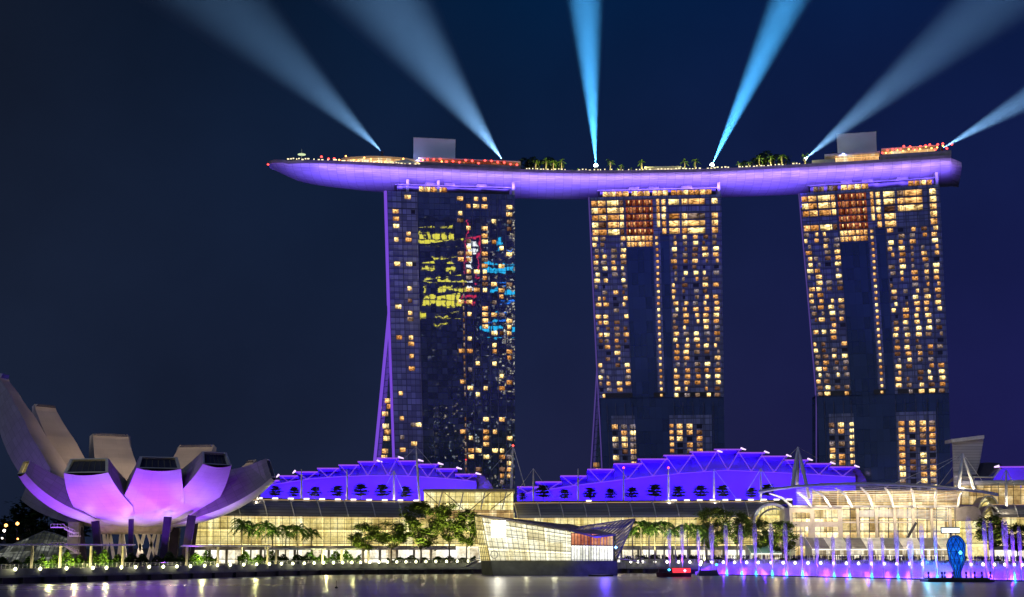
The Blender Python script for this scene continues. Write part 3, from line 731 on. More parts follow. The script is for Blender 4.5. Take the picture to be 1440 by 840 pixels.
def tier_tree(rnd, h, cr, leaf='darkleaf'):
    r = bpy.data.objects.new('tree', None); col.objects.link(r)
    tr = MB(); lv = MB(); tr.tube([(0, 0, 0), (.05, 0, h * .5), (0, 0, h)], [.2, .14, .05], 6)
    for ti_, (zf, rf) in enumerate(((.42, .8), (.6, 1.), (.78, .75), (.93, .42))):
        for b in range(7):
            a = b * .9 + ti_ + rnd.uniform(-.2, .2); R_ = cr * rf * rnd.uniform(.7, 1.05)
            e = Vector((math.cos(a) * R_, math.sin(a) * R_, h * zf + rnd.uniform(0, .4)))
            tr.tube([(0, 0, h * zf - .5), e], [.06, .02], 4)
            for k in range(34):
                p = Vector((0, 0, h * zf)).lerp(e, rnd.uniform(.15, 1.05)) + Vector((rnd.gauss(0, .5), rnd.gauss(0, .5), rnd.gauss(0, .22)))
                a2 = rnd.uniform(0, 6.3); s_ = rnd.uniform(.4, .75)
                e2 = Vector((math.cos(a2), math.sin(a2), rnd.uniform(-.3, .3))) * s_; g2 = Vector((-math.sin(a2), math.cos(a2), rnd.uniform(-.3, .3))) * s_ * .6
                lv.poly([p - e2, p - g2, p + e2, p + g2])
    tr.build('trunk', M['bark'], r); lv.build('crown', M[leaf], r); return r
def palm(rnd, h, fl, nf=15, leaf='palmleaf', droop=.9, seg=8):
    r = bpy.data.objects.new('palm', None); col.objects.link(r)
    tr = MB(); bx, by = rnd.uniform(-.3, .3), rnd.uniform(-.3, .3)
    tr.tube([(0, 0, 0), (bx * .3, by * .3, h * .4), (bx, by, h)], [.34, .26, .2], 8)
    tr.build('trunk', M['palmbark'], r)
    lv = MB(); top = Vector((bx, by, h))
    for i in range(nf):
        a = 2 * PI * i / nf + rnd.uniform(-.2, .2); up = rnd.uniform(-.15, 1.6); L = fl * rnd.uniform(.85, 1.1)
        pts = []
        for k in range(seg + 1):
            s_ = k / seg; pts.append(top + Vector((math.cos(a) * L * s_ / (1 + .3 * abs(up)), math.sin(a) * L * s_ / (1 + .3 * abs(up)), L * (up * s_ - s_ * s_ * (.6 + .38 * max(up, 0))))))
        sd = Vector((-math.sin(a), math.cos(a), 0))
        for k in range(seg):
            p, q = pts[k], pts[k + 1]; wd = fl * .2 * (math.sin(PI * (k + 1.2) / (seg + 2)))
            for s_ in (-1, 1):
                tip = p.lerp(q, .6) + sd * s_ * wd + (q - p) * .8 + Vector((0, 0, -wd * rnd.uniform(.35, .8)))
                lv.poly([p, q, tip])
                tip2 = q + sd * s_ * wd * .95 + (q - p) * .7 + Vector((0, 0, -wd * rnd.uniform(.3, .9)))
                lv.poly([p.lerp(q, .5), q, tip2])
    lv.build('fronds', M[leaf], r); return r
def place(o, proto_used, name, p, sc_, rz, label, cat, group=None):
    c = o if not proto_used else copy_tree(o)
    c.name = name; c.location = p; c.rotation_euler = (0, 0, rz); c.scale = (sc_, sc_, sc_) if not isinstance(sc_, tuple) else sc_
    return tag(c, label, cat, group)
# ============================================================ things on the roof deck
rd = random.Random(11)
def slab(mb, px0, px1, z0, z1, y0, y1):
    a0, a1, b0, b1 = deck_pt(px0, 0, y0), deck_pt(px1, 0, y0), deck_pt(px0, 0, y1), deck_pt(px1, 0, y1)
    for q in (a0, a1, b0, b1): q.z = 0
    k = lambda p, z: Vector((p.x, p.y, DZ + z))
    mb.hexa([k(a0, z0), k(a1, z0), k(b1, z0), k(b0, z0)], [k(a0, z1), k(a1, z1), k(b1, z1), k(b0, z1)])
M['palewall'] = pbr('pale_lift_cladding', (.72, .7, .76), .6, var=.06, scale=.1)
M['restint'] = interior('roof_restaurant_interior', [(.3, (.35, .1, .04)), (.5, (1, .55, .2)), (.7, (1, .9, .6))], .9, 2.2, 3., 4., False)
for i, (a, b, zt, lab) in enumerate(((581, 640, 17.6, 'plain pale box-shaped lift block on the deck above the left tower'), (1179, 1234, 18., 'plain pale box-shaped lift block on the deck above the right tower'))):
    r = thing('lift_block', deck_pt((a + b) / 2, 0, 14), lab, 'roof block', 'pale lift blocks on the roof deck')
    mb = MB(); slab(mb, a, b, .9, zt, 11, 25); mb.build('cladding', M['palewall'], r)
    mb = MB(); slab(mb, a - .3, b + .3, zt + .01, zt + .3, 10.8, 25.2); mb.build('coping', M['white'], r)
    mb = MB()
    for q in (.5, .56, .7): p = deck_pt(lerp(a, b, q), 0, 16); mb.beam((p.x, p.y, DZ + zt), (p.x, p.y, DZ + zt + rd.uniform(.8, 2)), .15)
    mb.build('aerial', M['dark'], r)
    c = deck_pt(a + 14, 0, 4); light('AREA', 'wall_washer', (c.x - 3, c.y, DZ + 4.5), 520 if i == 0 else 600, (.35, .4, 1), (c.x + 3, c.y + 8, DZ + 12), r, size=3)
r = thing('roof_restaurant', deck_pt(530, 0, 10), 'low curved-roof restaurant with warm lights on the left end of the deck', 'restaurant')
mb = MB(); A_, B_ = [], []
for k in range(13):
    px = 480 + k * (655 - 480) / 12; q = k / 12
    z = 1.4 + 3.6 * math.sin(PI * min(1, q * 1.25 + .06)) ** .6 if q < .75 else 3.6 - (q - .75) * 6
    A_.append(deck_pt(px, z, 5)); B_.append(deck_pt(px, z + .6, 17))
mb.strip(A_, B_); mb.strip([p + Vector((0, 0, .35)) for p in B_], [p + Vector((0, 0, .35)) for p in A_]); mb.strip(A_, [p + Vector((0, 0, .35)) for p in A_])
mb.build('roof', M['white'], r)
mb = MB()
for k in range(12): 
    p, q = A_[k] + Vector((0, 2.5, -.1)), A_[k + 1] + Vector((0, 2.5, -.1)); mb.poly([(p.x, p.y, DZ + 1.1), (q.x, q.y, DZ + 1.1), q, p])
mb.build('glass_front', M['restint'], r)
r = thing('roof_terrace', deck_pt(650, 0, 6), 'raised terrace with red lamps and long pale parapet right of the left lift block', 'terrace')
mb = MB(); slab(mb, 588, 732, .6, 2.3, .8, 10); mb.build('parapet', M['grey'], r)
mb = MB(); slab(mb, 588, 732, 5.1, 5.4, 3, 10); mb.build('canopy', M['palewall'], r)
mb = MB(); slab(mb, 592, 728, 2.4, 5.0, 7, 9.5); mb.build('back_wall', M['winred'], r)
r = thing('observation_tent', deck_pt(590, 0, 3), 'pale pitched tent roof in front of the left lift block', 'tent')
mb = MB(); a, b, c = deck_pt(545, .9, 1.2), deck_pt(592, .9, 1.2), deck_pt(572, 3.6, 2.8); d_, e_ = deck_pt(545, .9, 6), deck_pt(592, .9, 6)
mb.poly([a, b, c]); mb.poly([b, e_, c]); mb.poly([e_, d_, c]); mb.poly([d_, a, c]); mb.build('canopy', M['white'], r)
r = thing('lit_pavilion', deck_pt(930, 0, 5), 'long low cream-lit pavilion on the deck above the middle tower', 'pavilion')
mb = MB(); slab(mb, 906, 958, 2.4, 3.1, 3, 12); mb.build('roof', M['white'], r)
mb = MB(); slab(mb, 908, 956, .6, 2.38, 5, 11); mb.build('wall', emi('pavilion_glow', (1, .8, .5), .7), r)
r = thing('club_pavilion', deck_pt(1195, 0, 6), 'white flat-roofed club with warm openings below the right lift block', 'pavilion')
mb = MB(); slab(mb, 1160, 1238, 5.0, 5.7, 2.5, 10.5); mb.build('roof', M['white'], r)
mb = MB(); slab(mb, 1175, 1236, .8, 4.98, 5, 10.4); mb.build('wall', M['restint'], r)
mb = MB(); slab(mb, 1142, 1174, .6, 3.0, 2.5, 8); mb.build('low_wing', M['white'], r)
r = thing('red_lit_garden_deck', deck_pt(1290, 0, 6), 'raised garden deck with red and warm lamps at the right end', 'terrace')
mb = MB(); slab(mb, 1238, 1338, .6, 3.2, .8, 12); mb.build('parapet', M['grey'], r)
mb = MB(); slab(mb, 1240, 1320, 6.6, 7.0, 3, 11); mb.build('canopy', M['palewall'], r)
mb = MB(); slab(mb, 1242, 1316, 3.3, 6.4, 8, 10); mb.build('back_wall', M['restint'], r)
# viewing mast with disc
r = thing('disc_mast', deck_pt(424, 0, 4), 'slim mast with a lit disc at the left tip of the deck', 'mast')
p = deck_pt(424, 0, 4); mb = MB(); mb.tube([p, p + Vector((0, 0, 6.8))], .12, 6); mb.build('pole', M['white'], r)
mb = MB(); mb.lathe([(.2, -.3), (2.0, 0), (2.0, .25), (.3, .5)], p + Vector((0, 0, 3.9)), 14); mb.build('disc', emi('disc_glow', (.8, .95, .55), .9), r)
# red and warm lamps among the terraces
lamp = MB(); lamp.lathe([(0, 0), (.45, .2), (.62, .55), (.4, .95), (0, 1.05)], (0, 0, 0), 8)
lo = lamp.build('red_lantern', M['redglow']); wl = None; used = False
lw = MB(); lw.lathe([(0, 0), (.35, .2), (.45, .45), (.3, .75), (0, .85)], (0, 0, 0), 8)
wo_ = lw.build('warm_lantern', M['orangeglow']); usedw = False
spots = [(x, 2.4 + rd.uniform(0, 1.6), 2.2) for x in range(592, 730, 9)] + [(x, 1 + rd.uniform(0, 2), 2) for x in (452, 462, 470)] + [(x + rd.uniform(-2, 2), 3.4 + rd.uniform(0, 2.8), 1.6) for x in range(1242, 1342, 6)]
for x, z, y in spots:
    c = lo if not used else lo.copy()
    if used: col.objects.link(c)
    used = True; c.location = deck_pt(x, z, y); tag(c, 'small glowing red lantern on the roof terraces', 'lantern', 'red lanterns on the roof deck')
for x, z, y in [(478 + k * 9 + rd.uniform(-2, 2), rd.uniform(1, 3.4), 3.0) for k in range(18)] + [(1246 + k * 8, rd.uniform(3.4, 5.5), 1.9) for k in range(11)]:
    c = wo_ if not usedw else wo_.copy()
    if usedw: col.objects.link(c)
    usedw = True; c.location = deck_pt(x, z, y); tag(c, 'small warm orange lantern on the roof terraces', 'lantern', 'orange lanterns on the roof deck')
mb = MB(); mb.lathe([(0, -.4), (.5, -.2), (.5, .2), (0, .4)], deck_pt(377, -1.5, 3.), 8); tag(mb.build('aircraft_warning_lamp', M['redglow']), 'red warning lamp at the left tip of the roof deck', 'lamp')
# palms and trees on the deck
dp = [palm(random.Random(70 + k), 4.2, 2.3, 12) for k in range(2)]; du = [False, False]
dxs = [753, 768, 778, 790, 813, 858, 873, 888, 903, 963, 978, 1039, 1053, 1068, 1084, 1100, 1116, 1133]
for i, x in enumerate(dxs):
    k = i % 2; s_ = {813: .45, 888: .5, 873: .8, 1053: .8, 1116: .55, 1039: .8}.get(x, 1.25) * rd.uniform(.92, 1.08)
    p = deck_pt(x, .2, 4)
    c = place(dp[k], du[k], 'deck_palm', p, s_, rd.uniform(0, 6), 'lit roof deck palm, %s from the left in its row' % nth(i, len(dxs)), 'palm tree', 'palms on the roof deck'); du[k] = True
for x in (760, 783, 812, 866, 903, 970, 1045, 1074, 1092, 1125):
    p = deck_pt(x, 1.2, .8); light('POINT', 'palm_uplight', p, 2200, (1, .9, .3), shadow_soft_size=.2)
bt = broad_tree(random.Random(5), 6.5, 2.6, 4.6, 700, leaf='darkleaf', ls=.35); bu = False
for i, (x, s_) in enumerate([(736, 1.1), (744, .9), (751, 1.15), (761, 1.0), (774, 1.2), (785, .95), (1047, .8), (1062, .9), (1071, 1.15), (1080, 1.3), (1092, 1.1), (1103, 1.0), (1172, 1.0)]):
    place(bt, bu, 'deck_tree', deck_pt(x, .2, 13), s_ * 1.3, rd.uniform(0, 6), 'dark tree on the roof deck, %s behind the lit palms' % nth(i, 13), 'tree', 'dark trees on the roof deck'); bu = True

for j, (a, b, lf, lab) in enumerate(((733, 832, 'darkleaf', 'left'), (845, 996, 'palmleaf', 'middle'), (1006, 1140, 'darkleaf', 'right'))):
    rnd = random.Random(500 + j); mb = MB()
    for i in range(int((b - a) * 16)):
        x = rnd.uniform(a, b); hh = .8 + 1.6 * max(0, math.sin(x * .21 + j) * math.sin(x * .067)) ** .7; p = deck_pt(x, rnd.uniform(0, 1) * hh + .2, rnd.uniform(2.5, 9))
        q = rnd.uniform(0, 6.3); s_ = rnd.uniform(.2, .45); e = Vector((math.cos(q), math.sin(q), rnd.uniform(-.4, .6))) * s_; g = Vector((-math.sin(q), math.cos(q), rnd.uniform(-.3, .7))) * s_ * .6
        mb.poly([p - e, p - g, p + e, p + g])
    tag(mb.build('deck_planting', M[lf]), 'low green planting along the %s stretch of the roof deck between the lift blocks' % lab, 'planting')
# ============================================================ lotus-shaped museum
MC = Vector((-127, 492, LZ))
mu = thing('lotus_museum', MC, 'white lotus-shaped museum with violet-lit curved petals at the left water edge', 'museum')
def shell(name, a, b, lw):
    m, t = newmat(name)
    fa, fb, wn, s, uv = cells(t, 3.4, 1.7)
    ln = lines(t, fa, fb, .015 * lw, .03 * lw)
    g = nd(t, 'ShaderNodeNewGeometry'); nz = nd(t, 'ShaderNodeTexNoise', {'Vector': g.outputs[0], 'Scale': .12, 'Detail': 4.})
    c = mixc(t, wn.outputs[0], a, b); c = mixc(t, ln, c, tuple(x * .6 for x in a)); c = mixc(t, 1.0, c, ramp(t, nz.outputs[0], [(.3, (.85,) * 3), (.7, (1.08,) * 3)]), 'MULTIPLY')
    out(t, nd(t, 'ShaderNodeBsdfPrincipled', {'Base Color': c, 'Roughness': .5})); return m
M['petal'] = shell('white_shell', (.58, .56, .56), (.62, .6, .6), .6)
M['petal_side'] = shell('grey_metal_cladding', (.25, .24, .24), (.31, .3, .3), 1.5)
M['petal_in'] = shell('beige_inner_shell', (.5, .42, .34), (.52, .44, .36), .4)
SC = 1.115
def petal(daz, R, H, wt, wm, mouth=4.2, A=70, th=5.5, lit=None, frame=False, z0=16.7, thp=1.0):
    R *= SC; H = 10 + (H - 10) * SC; wt *= SC; wm *= SC; th *= SC; mouth *= SC
    a = math.radians(daz); e = Vector((math.sin(a), -math.cos(a), 0)); tg = Vector((math.cos(a), math.sin(a), 0))
    AA = math.radians(A); N_ = 22; O_l, O_r, I_l, I_r, mid = [], [], [], [], []
    for i in range(N_ + 1):
        q = AA * i / N_; r = R * math.sin(q) / math.sin(AA); s_ = r / R
        z = z0 + (H - z0) * (1 - math.cos(q)) / (1 - math.cos(AA))
        sl = i / N_
        hw = min(.36 * r + 1.2, lerp(wm, wt / 2, max(0, (sl - .45) / .55)) if sl > .45 else 99)
        c = Vector((MC.x, MC.y, 0)) + e * r + Vector((0, 0, z))
        t_ = lerp(2.0, th, min(1, sl * 1.8)) if sl < .75 else lerp(th, mouth, (sl - .75) / .25)
        nrm = Vector((0, 0, 1)) * 1.0 - e * (.9 * math.sin(q)) if sl < .95 else Vector((0, 0, 1)) - e * .35
        nrm.normalize(); ci = c + nrm * t_ * thp
        O_l.append(c - tg * hw); O_r.append(c + tg * hw); mid.append(c - nrm * .5 * min(1, s_ * 3))
        I_l.append(ci - tg * hw * .86); I_r.append(ci + tg * hw * .86)
    def cut(name, fn, mat): mb = MB(); fn(mb); return mb.build(name, mat, None)
    root = MB(); L_ = [0]
    for p, q in zip(mid, mid[1:]): L_.append(L_[-1] + (q - p).length)
    n6 = 6
    def outer(k, i):        # gently bulging outer surface
        f = k / n6; p = O_l[i].lerp(O_r[i], f); bul = 1 - (2 * f - 1) ** 2
        return p + (mid[i] - (O_l[i] + O_r[i]) / 2) * bul * 2.0
    for i in range(N_):
        for k in range(n6):
            root.poly([outer(k, i), outer(k + 1, i), outer(k + 1, i + 1), outer(k, i + 1)], [(k * 3., L_[i]), (k * 3. + 3, L_[i]), (k * 3. + 3, L_[i + 1]), (k * 3., L_[i + 1])])
    pe = root.build('petal', M['petal'], mu, smooth=True, merge=True)
    mb = MB()
    for i in range(N_):
        mb.poly([O_l[i + 1], O_l[i], I_l[i], I_l[i + 1]], [(L_[i + 1], 0), (L_[i], 0), (L_[i], th), (L_[i + 1], th)])
    mb.build('side_cladding', M['petal_side'], pe); mb = MB()
    for i in range(N_):
        mb.poly([O_r[i], O_r[i + 1], I_r[i + 1], I_r[i]], [(L_[i], 0), (L_[i + 1], 0), (L_[i + 1], th), (L_[i], th)])
    mb.build('side_cladding', M['petal_side'], pe)
    mb = MB()
    for i in range(N_): mb.poly([I_l[i], I_r[i], I_r[i + 1], I_l[i + 1]], [(0, L_[i]), (9, L_[i]), (9, L_[i + 1]), (0, L_[i + 1])])
    mb.build('inner_shell', M['petal_in'], pe)
    # mouth: frame and recessed skylight glass
    a0, a1, a2, a3 = O_l[-1], O_r[-1], I_r[-1], I_l[-1]; c = (a0 + a1 + a2 + a3) / 4
    ins = [c + (p - c) * (.86 if frame else .97) for p in (a0, a1, a2, a3)]
    cl = [c + (p - c) * .86 for p in (a0, a1, a2, a3)]; back = -e * 1.2
    mb = MB()
    for q in range(4):
        r_ = (q + 1) % 4; P4 = (a0, a1, a2, a3); mb.poly([P4[q], P4[r_], cl[r_], cl[q]]); mb.poly([cl[q], cl[r_], cl[r_] + back, cl[q] + back])
    mb.build('mouth_frame', M['petal'], pe)
    mb = MB(); g4 = [p + back for p in cl]; mb.poly(g4, [(0, 0), (12, 0), (12, 4), (0, 4)]); mb.build('skylight', M['winblack'] if not lit else lit, pe)
    mb = MB()
    for k in range(1, 6): mb.beam(g4[0].lerp(g4[1], k / 6) + e * .1, g4[3].lerp(g4[2], k / 6) + e * .1, .2)
    mb.build('glazing_bar', M['mullion'], pe)
    return pe
M['goldglass'] = interior('golden_skylight', [(.3, (.5, .35, .08)), (.6, (.9, .7, .25)), (.8, (1, .95, .6))], .8, 2., 2., 4., False)
petal(-99, 49.5, 60.5, 6, 8, 4, 84, 9.5)
petal(-54, 37, 31.3, 7.5, 9, 4, 64, 6.5, lit=M['goldglass'])
petal(-13, 34, 31, 14, 10.4, 4.4, 64, 6)
petal(22, 34, 32.3, 12.5, 10.4, 3.6, 64, 6)
petal(53, 34, 34, 11, 10.5, 4, 64, 6.5)
petal(86, 41, 31, 6, 9.5, 6, 60, 10)
petal(122, 37, 34, 8, 8, 4, 66, 5)
petal(172, 46, 43.5, 14, 9, 1, 70, 5)
petal(-152, 48, 47, 13.5, 9, 1, 74, 5)
petal(-128, 54, 56, 9, 8, 1, 74, 6)
petal(-116, 46, 25, 7, 8, 4, 55, 5)
# columns, lattice legs, stair tower
def colm(px0, py0, px1, py1, Y, wd, m='dark', nm='leaning_column'):
    a = W(px0, py0, Y); b = W(px1, py1, Y); a.z = LZ - .2
    mb = MB(); mb.beam(a, b, wd, wd * .7); mb.build(nm, M[m], mu)
M['column'] = pbr('dark_violet_grey_column', (.03, .026, .04), .7, spec=.1)
for c in ((141, 790, 134, 733, 474, 2.3), (184, 790, 184.5, 730, 470, 1.5), (229, 790, 236, 727, 470, 2.3), (259, 790, 270, 725, 478, 2.5), (117, 790, 108, 738, 490, 3.2), (241, 790, 246, 742, 496, 3.6), (268, 780, 276, 733, 492, 1.5)):
    colm(*c, m='column')
for (a, b, c, d) in ((146, 789, 154, 748), (162, 789, 154, 748), (178, 789, 172, 746), (166, 789, 171, 746), (190, 789, 205, 744), (205, 789, 190, 744), (205, 789, 219, 746), (222, 789, 207, 746), (150, 789, 146, 748), (217, 789, 224, 748)):
    colm(a, b, c, d, 494, 1.0, 'white', 'lattice_leg')
mb = MB(); mb.lathe([(12, 0), (13.5, 1.0), (14, 2.5), (16, 3.5)], (MC.x - 3, MC.y + 4, 14.5), 24); mb.build('drum', M['cream'], mu, smooth=True)
a, b = W(93, 786, 486), W(108, 786, 486)
st = thing('stair_tower', ((a.x + b.x) / 2, 489, LZ), 'grey-violet concrete stair tower with cantilevered flights under the lotus museum', 'stair tower')
mb = MB(); mb.box(a.x, b.x, 486, 492, LZ - .2, 18.5); mb.build('shaft', M['concrete'], st)
for (x0, y0, x1, y1) in ((73, 742, 92, 742), (92, 744, 107, 751), (99, 754, 112, 754), (73, 768, 92, 768), (92, 768, 107, 777), (100, 778, 112, 778)):
    p, q = W(x0, y0, 484), W(x1, y1, 484); mb = MB(); mb.beam(p, q, 3, .35); mb.build('flight', M['white'], st)
    mb = MB(); up = Vector((0, 0, 1.1)); mb.beam(p + up + Vector((0, -1.4, 0)), q + up + Vector((0, -1.4, 0)), .09)
    for k in range(5): r_ = p.lerp(q, k / 4) + Vector((0, -1.4, 0)); mb.beam(r_, r_ + up, .08)
    mb.build('handrail', M['white'], st)
for i, (x, daz, R_, E_) in enumerate(((0, -55, 40, 1.0), (0, -12, 40, 1.25), (0, 8, 40, .8), (0, 26, 40, 1.1), (0, 55, 38, 1.0))):
    a = math.radians(daz); p = Vector((MC.x + math.sin(a) * R_, max(446, MC.y - math.cos(a) * R_), LZ + 1.2)); tg = Vector((MC.x + math.sin(a) * 27, MC.y - math.cos(a) * 30, 32))
    light('SPOT', 'violet_floodlight', p, 38000 * E_, (.29, .05, 1.), tg, mu, spot_size=math.radians(100), spot_blend=.6, shadow_soft_size=1.5)
light('SPOT', 'violet_floodlight', (MC.x - 52, 478, LZ + 1), 15000, (.3, .08, 1.), (MC.x - 42, 492, 40), mu, spot_size=math.radians(70), spot_blend=.6, shadow_soft_size=1)
for (dx, dy) in ((-16, -14), (0, -17), (15, -15)):
    light('POINT', 'warm_uplight', (MC.x + dx, MC.y + dy - 3, 13.2), 1500, (1, .72, .42), None, mu, shadow_soft_size=.8)
light('POINT', 'warm_uplight', (MC.x, MC.y + 2, 9), 2500, (1, .8, .6), None, mu, shadow_soft_size=1)
light('SPOT', 'warm_inner_floodlight', (MC.x, MC.y - 6, 30), 70000, (1, .78, .6), (MC.x - 6, MC.y + 40, 44), mu, spot_size=math.radians(150), spot_blend=.9, shadow_soft_size=2)
# ============================================================ greenhouse-like glass hall behind it, far trees and lamps at the left edge
gh = thing('glass_exhibition_hall', W(60, 786, 560), 'dim grey glass hall with sloping gridded roof at the far left behind the museum', 'glass hall')
prof = [(0, 775), (12, 768), (40, 757), (62, 747), (75, 750), (95, 757), (108, 762)]
M['dimglass'] = interior('dim_glass_hall', [(.3, (.015, .02, .02)), (.5, (.07, .075, .06)), (.72, (.4, .42, .36))], .6, 2.5, 3.0, 9., False)
mb = MB(); T_ = [W(x, y, 560) for x, y in prof]; B_ = [Vector((p.x, p.y - 12, LZ)) for p in T_]
mb.strip(B_, T_, [[(a.x, 0), (b.x, 0), (b.x, b.z), (a.x, a.z)] for a, b in zip(T_, T_[1:])])
mb.build('glazing', M['dimglass'], gh)
mb = MB()
for x in range(0, 110, 6):
    p = W(x, interp(x, prof), 559.6); mb.beam(p, (p.x, p.y - 12, LZ), .22)
for k in range(1, 8):
    for i in range(len(T_) - 1):
        f = k / 8; mb.beam(B_[i].lerp(T_[i], f) + Vector((0, -.4, 0)), B_[i + 1].lerp(T_[i + 1], f) + Vector((0, -.4, 0)), .14)
for a, b in zip(T_, T_[1:]): mb.beam(a, b, .4)
mb.build('mullion', M['grey'], gh)
bgt = broad_tree(random.Random(9), 24, 9, 17, 1500, leaf='darkleaf', ls=1.1); bgu = False
for i, (x, Y, s_) in enumerate(((-8, 700, .9), (28, 720, 1.0), (47, 690, 1.25), (66, 700, 1.4), (88, 710, 1.3), (14, 760, .8))):
    place(bgt, bgu, 'distant_tree', pz(x, LZ - .3, Y), s_, i * 1.3, 'very dark tree far behind the lotus museum, %s of the clump' % nth(i), 'tree', 'dark trees behind the museum'); bgu = True
for i, (x, y, m_) in enumerate(((8.5, 739, 'orangeglow'), (24.5, 736.5, 'orangeglow'), (6, 746.5, 'whiteglow'), (25, 758, 'orangeglow'), (3, 757, 'whiteglow'))):
    p = W(x, y, 640); r = thing('street_lamp', (p.x, p.y, LZ), ['tall lamp with orange light at the far left, left of its twin', 'tall lamp with orange light at the far left, right of its twin', 'white-lit lamp just below the left orange lamp', 'low orange lamp below the right orange lamp', 'small white lamp lowest at the far left edge'][i], 'street lamp')
    mb = MB(); mb.tube([(p.x, p.y, LZ - .3), (p.x, p.y, p.z)], [.2, .1], 6); mb.build('pole', M['dark'], r)
    mb = MB(); R_ = (.75, .75, .65, .4, .4)[i]; mb.lathe([(0, -R_), (R_ * .8, -R_ * .6), (R_, 0), (R_ * .8, R_ * .6), (0, R_)], p, 10); mb.build('lamp_globe', M[m_], r)
# ============================================================ waterfront mall
M['mallint'] = interior('mall_interior', [(.25, (.22, .15, .04)), (.4, (.62, .48, .15)), (.56, (.88, .74, .30)), (.72, (1.05, .98, .58))], 1.12, 4.2, 5.6, 9.)
M['shop'] = interior('bright_shop_fronts', [(.3, (.35, .25, .12)), (.42, (.9, .8, .55)), (.55, (1.15, 1.1, .9)), (.8, (1.3, 1.3, 1.3))], 1.05, 4.5, 5.2, 9.)
M['terr'] = interior('terrace_level_interior', [(.3, (.2, .1, .04)), (.5, (.6, .4, .15)), (.7, (1, .8, .45))], .9, 3., 3.4, 7., False)
def roofmat():
    m, t = newmat('grey_ribbed_roof')
    fa, fb, wn, s, uv = cells(t, 10., 1.15)
    ln = mth(t, 'LESS_THAN', fb, .14)
    c = mixc(t, wn.outputs[0], (.2, .19, .19), (.27, .26, .25)); c = mixc(t, ln, c, (.07, .07, .07))
    out(t, nd(t, 'ShaderNodeBsdfPrincipled', {'Base Color': c, 'Roughness': .45, 'Metallic': .3})); return m
M['roof'] = roofmat()
M['eave'] = emi('warm_eave_strip', (1, .62, .3), .55, sample=False)
M['ledlilac'] = emi('lilac_led_edge', (.36, .10, .98), .85, sample=False)
M['bluelitwall'] = pbr('blue_lit_vault_cladding', (.3, .16, .62), .7, var=.12, scale=.05)  # whitish cladding; tint of the blue floodlighting is put into its colour
def wall_strip(px0, px1, z0, z1, yf, step=12, dy=0.):
    A, B, U = [], [], []
    n = max(1, int((px1 - px0) / step)); prev = 0
    for i in range(n + 1):
        px = lerp(px0, px1, i / n); Y = yf(px) + dy; A.append(pz(px, z0, Y)); B.append(pz(px, z1, Y))
    L = [0]
    for p, q in zip(A, A[1:]): L.append(L[-1] + (q - p).length)
    return A, B, [[(L[i], z0), (L[i + 1], z0), (L[i + 1], z1), (L[i], z1)] for i in range(n)]
def glass_wall(root, px0, px1, z0, z1, yf, mat, gx=9.5, gz=1.75, nm='glass_wall', mw=.16):
    mb = MB(); A, B, U = wall_strip(px0, px1, z0, z1, yf); mb.strip(A, B, U); mb.build(nm, M[mat], root)
    mb = MB(); n = int((px1 - px0) / gx)
    for i in range(n + 1):
        px = lerp(px0, px1, i / n); Y = yf(px) - .25; mb.beam(pz(px, z0, Y), pz(px, z1, Y), mw, .25)
    k = 0
    while z0 + k * gz <= z1:
        z = z0 + k * gz; n2 = max(1, int((px1 - px0) / 40))
        for i in range(n2): mb.beam(pz(lerp(px0, px1, i / n2), z, yf(lerp(px0, px1, i / n2)) - .3), pz(lerp(px0, px1, (i + 1) / n2), z, yf(lerp(px0, px1, (i + 1) / n2)) - .3), .2, mw * .8)
        k += 1
    mb.build('mullion', M['mullion'], root)
def curved_roof(root, px0, px1, z0, z1, yf, depth, rib=35, lean=0.):
    mb = MB(); n = int((px1 - px0) / 12); K = 8
    def rp(px, k, off=0.):
        a = PI / 2 * k / K; Y = yf(px) - 1.5 + depth * (1 - math.cos(a)); z = z0 + (z1 - z0) * math.sin(a)
        return pz(px + lean * (k / K), z + off, Y - off)
    for i in range(n):
        a, b = lerp(px0, px1, i / n), lerp(px0, px1, (i + 1) / n)
        for k in range(K):
            xa, xb = rp(a, 0).x, rp(b, 0).x
            mb.poly([rp(a, k), rp(b, k), rp(b, k + 1), rp(a, k + 1)], [(xa, k * 1.15), (xb, k * 1.15), (xb, k * 1.15 + 1.15), (xa, k * 1.15 + 1.15)])
    mb.build('curved_roof', M['roof'], root)
    x = px0
    while x <= px1 + 1:
        mb = MB(); mb.tube([rp(x, k, .3) for k in range(K + 1)], .22, 5); mb.build('roof_rib', M['white'], root); x += rib
    for zz_, k, nm in ((z0 - .15, 0, 'eave_light'), (0, K, 'ridge_light')):
        mb = MB()
        for i in range(n):
            a, b = lerp(px0, px1, i / n), lerp(px0, px1, (i + 1) / n); off = Vector((0, -.4, .1 if k else -.3)); mb.beam(rp(a, k) + off, rp(b, k) + off, .3, .3)
        mb.build(nm, M['eave'], root)
def terrace(root, px0, px1, z, yf, d0, d1):
    mb = MB(); A, B, U = wall_strip(px0, px1, z, z, yf, dy=d0); A2, B2, _ = wall_strip(px0, px1, z, z, yf, dy=d1)
    mb.strip(A, A2); mb.build('terrace_floor', M['concrete'], root)
    mb = MB(); A, B, U = wall_strip(px0, px1, z - .6, z + .75, yf, dy=d0 + .8); mb.strip(A, B, U); mb.build('parapet', M['darkconc'], root)
def LY(px): return interp(px, [(262, 545), (668, 598)])
def RY(px): return interp(px, [(720, 598), (1110, 575), (1440, 560)])
ml = thing('waterfront_mall', pz(465, LZ, 590), 'left mall wing with golden glass wall and stepped blue-lit roof before the left tower', 'mall')
glass_wall(ml, 262, 668, 10.6, 21.9, LY, 'mallint')
mb = MB(); A, B, U = wall_strip(262, 668, LZ - .2, 9.0, LY, dy=1.2); mb.strip(A, B, U); mb.build('shop_front', M['shop'], ml)
